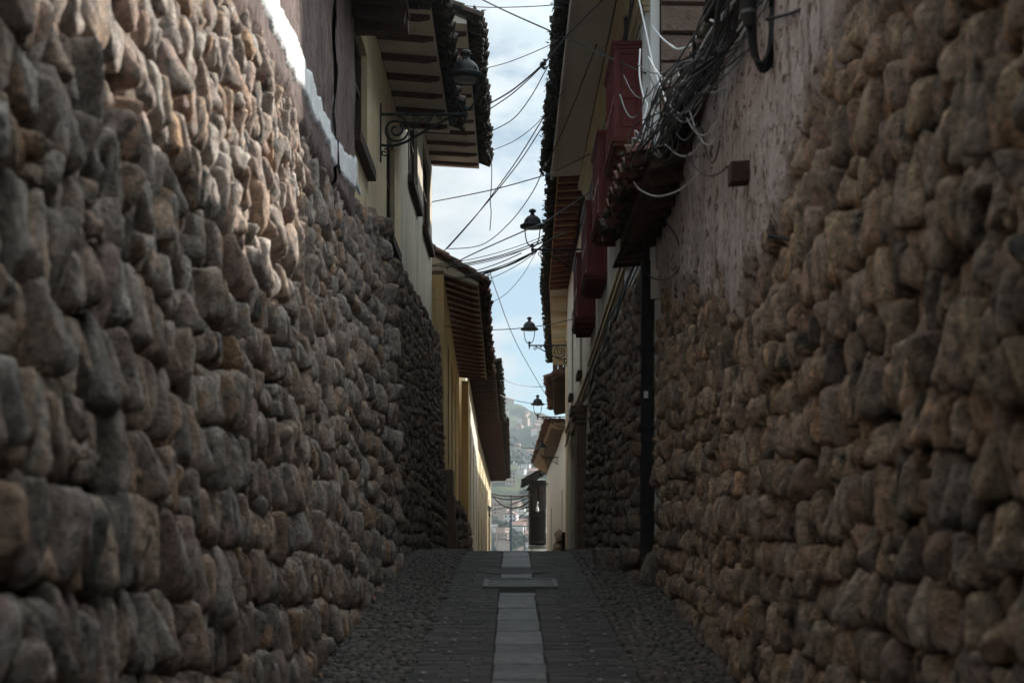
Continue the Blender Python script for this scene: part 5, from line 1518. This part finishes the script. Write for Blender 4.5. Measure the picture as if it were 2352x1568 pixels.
# coil and splice box
pc = P(1755, 20, 8.55)
t = thing('cable_coil', 'thick black coil of spare cable hanging high on the pink plaster', 'cable coil', pc)
mb = MB()
for k in range(9):
    pts = []
    w_, h_ = 0.07 + 0.008 * rr.uniform(-1, 1), 0.36 + rr.uniform(-0.03, 0.03)
    for i in range(33):
        a = 2 * math.pi * i / 32
        sq = math.copysign(abs(math.sin(a)) ** 0.7, math.sin(a))
        pts.append(pc + Vector((w_ * math.cos(a) + 0.006 * k - 0.03, rr.uniform(-0.004, 0.004) - 0.03 + 0.012 * k, h_ * sq)))
    mb.tube(pts, 0.011, 6)
mb.build('loops', m_cable, t, smooth=True)
p2 = P(1722, 10, 8.5)
t = thing('splice_box', 'dark cylindrical cable splice box beside the black coil', 'splice box', p2)
mb = MB()
mb.tube([p2 + Vector((-0.03, 0, 0.30)), p2 + Vector((-0.01, 0, -0.08)), p2 + Vector((0.005, 0, -0.13))], [0.045, 0.045, 0.03], 12)
mb.build('body', m_pipe, t, smooth=50)
mb = MB()
for k in (0.02, -0.06): mb.tube([p2 + Vector((-0.012, 0, k + 0.02)), p2 + Vector((-0.010, 0, k))], 0.049, 12)
mb.build('clamp', m_steel, t, smooth=50)
cable('hanging_cable', 'black cable looping from the coil to the right across the plaster', [P(1760, 45, 8.4), P(1800, 36, 8.0), P(1840, 20, 7.7), P(1862, -10, 7.5)], 0.010)

# ------------------------------------------------------------------ houses on the valley floor and hill
GH = 'small houses scattered over the far valley and hillside'
m_hw = surf('far_white_wall', [(0.3, (0.62, 0.60, 0.57)), (0.7, (0.74, 0.73, 0.71))], 1, bscale=4, bstr=0.1, bdist=0.05)
m_hb = surf('far_brick_wall', [(0.3, (0.36, 0.27, 0.22)), (0.7, (0.46, 0.37, 0.31))], 1, bscale=4, bstr=0.1, bdist=0.05)
m_hr = surf('far_roof', [(0.3, (0.24, 0.13, 0.10)), (0.7, (0.34, 0.20, 0.16))], 1, bscale=4, bstr=0.2, bdist=0.05)
def far_house(wall, roofm, w, d, h, flat):
    t = thing('hillside_house', 'small house among many on the valley floor and far hillside', 'house', (0, 0, 0), GH)
    mb = MB(); mb.box(-w / 2, w / 2, -d / 2, d / 2, -3, h); mb.build('wall', wall, t)
    mb = MB()
    if flat:
        mb.box(-w / 2 - 0.2, w / 2 + 0.2, -d / 2 - 0.2, d / 2 + 0.2, h + 0.01, h + 0.35)
    else:
        mb.prism([(-w / 2 - 0.4, -d / 2 - 0.4, h + 0.01), (w / 2 + 0.4, -d / 2 - 0.4, h + 0.01), (0, -d / 2 - 0.4, h + 0.3 + w * 0.22)], (0, d + 0.8, 0))
    mb.build('roof', roofm, t)
    mb = MB()
    for k in range(3):
        for j in range(max(1, int(h / 3))):
            x = lerp(-w / 2 + 1, w / 2 - 2.0, k / 2)
            mb.box(x, x + 1.1, -d / 2 - 0.05, -d / 2 - 0.002, 0.9 + 3 * j, 2.2 + 3 * j)
    mb.build('windows', m_pane, t)
    return t
protos = [far_house(m_hw, m_hr, 9, 8, 6, False), far_house(m_hb, m_hr, 8, 8, 9, True), far_house(m_hw, m_steel, 11, 8, 6, True), far_house(m_hb, m_hr, 10, 9, 5, False)]
rr = random.Random(9)
spots = []
while len(spots) < 90:
    D = rr.choice((rr.uniform(388, 430), rr.uniform(395, 450), rr.uniform(392, 440), rr.uniform(470, 850)))
    px = rr.uniform(1095, 1270)
    x = (px - CX) / FPX * D
    if D > 470 and rr.random() < 0.72:
        continue
    if any((x - a) ** 2 + (D - b_) ** 2 < 30 for a, b_ in spots):
        continue
    spots.append((x, D))
used = set()
for (x, D) in spots:
    k = rr.randrange(4)
    o = protos[k] if k not in used else copy_tree(protos[k])
    used.add(k)
    o.location = (x, D, float(hill_z(np.array(x), np.array(D))) + 0.3)
    o.rotation_euler = (0, 0, rr.uniform(-0.5, 0.5) + rr.choice((0, 1.57)))
    sc = rr.uniform(0.26, 0.46)
    o.scale = (sc, sc, sc)

items = []
rr = random.Random(21)
while len(items) < 900:
    D = rr.choice((rr.uniform(386, 460), rr.uniform(390, 620), rr.uniform(450, 880)))
    px = rr.uniform(1085, 1285)
    x = (px - CX) / FPX * D
    if float(vnoise(x * 0.06, D * 0.03, 12)) < 0.42 or any((x - a) ** 2 + (D - b_) ** 2 < 12 for a, b_ in spots):
        continue
    z = float(hill_z(np.array(x), np.array(D)))
    h = rr.uniform(0.8, 2.0)
    for k in range(3):
        r_ = h * rr.uniform(0.35, 0.6)
        items.append((np.array([x + rr.gauss(0, 0.5) * h, D + rr.gauss(0, 0.5) * h, z + h * rr.uniform(0.3, 1.0)]), np.diag([r_, r_, r_ * rr.uniform(0.8, 1.6)]), 1, (rr.random(),) * 3))
m_tree = surf('far_foliage', [(0.3, (0.018, 0.032, 0.020)), (0.7, (0.05, 0.072, 0.035))], 0.6, bscale=3, bstr=1.0, bdist=0.4, tintmix=0.4)
tag(stones_mesh('hillside_trees', items, m_tree, None), kind='stuff')

# ------------------------------------------------------------------ thin mountain air
mb = MB(); mb.box(-505, 505, -45, 1405, -40, 260)
m_air = bpy.data.materials.new('valley_air')
m_air.use_nodes = True
t_ = m_air.node_tree
t_.nodes.clear()
pv = N(t_, 'ShaderNodeVolumePrincipled')
pv.inputs['Density'].default_value = 0.0004
pv.inputs['Color'].default_value = (0.80, 0.90, 1.0, 1)
oo = N(t_, 'ShaderNodeOutputMaterial')
t_.links.new(pv.outputs['Volume'], oo.inputs['Volume'])
tag(mb.build('haze', m_air, None), kind='stuff')
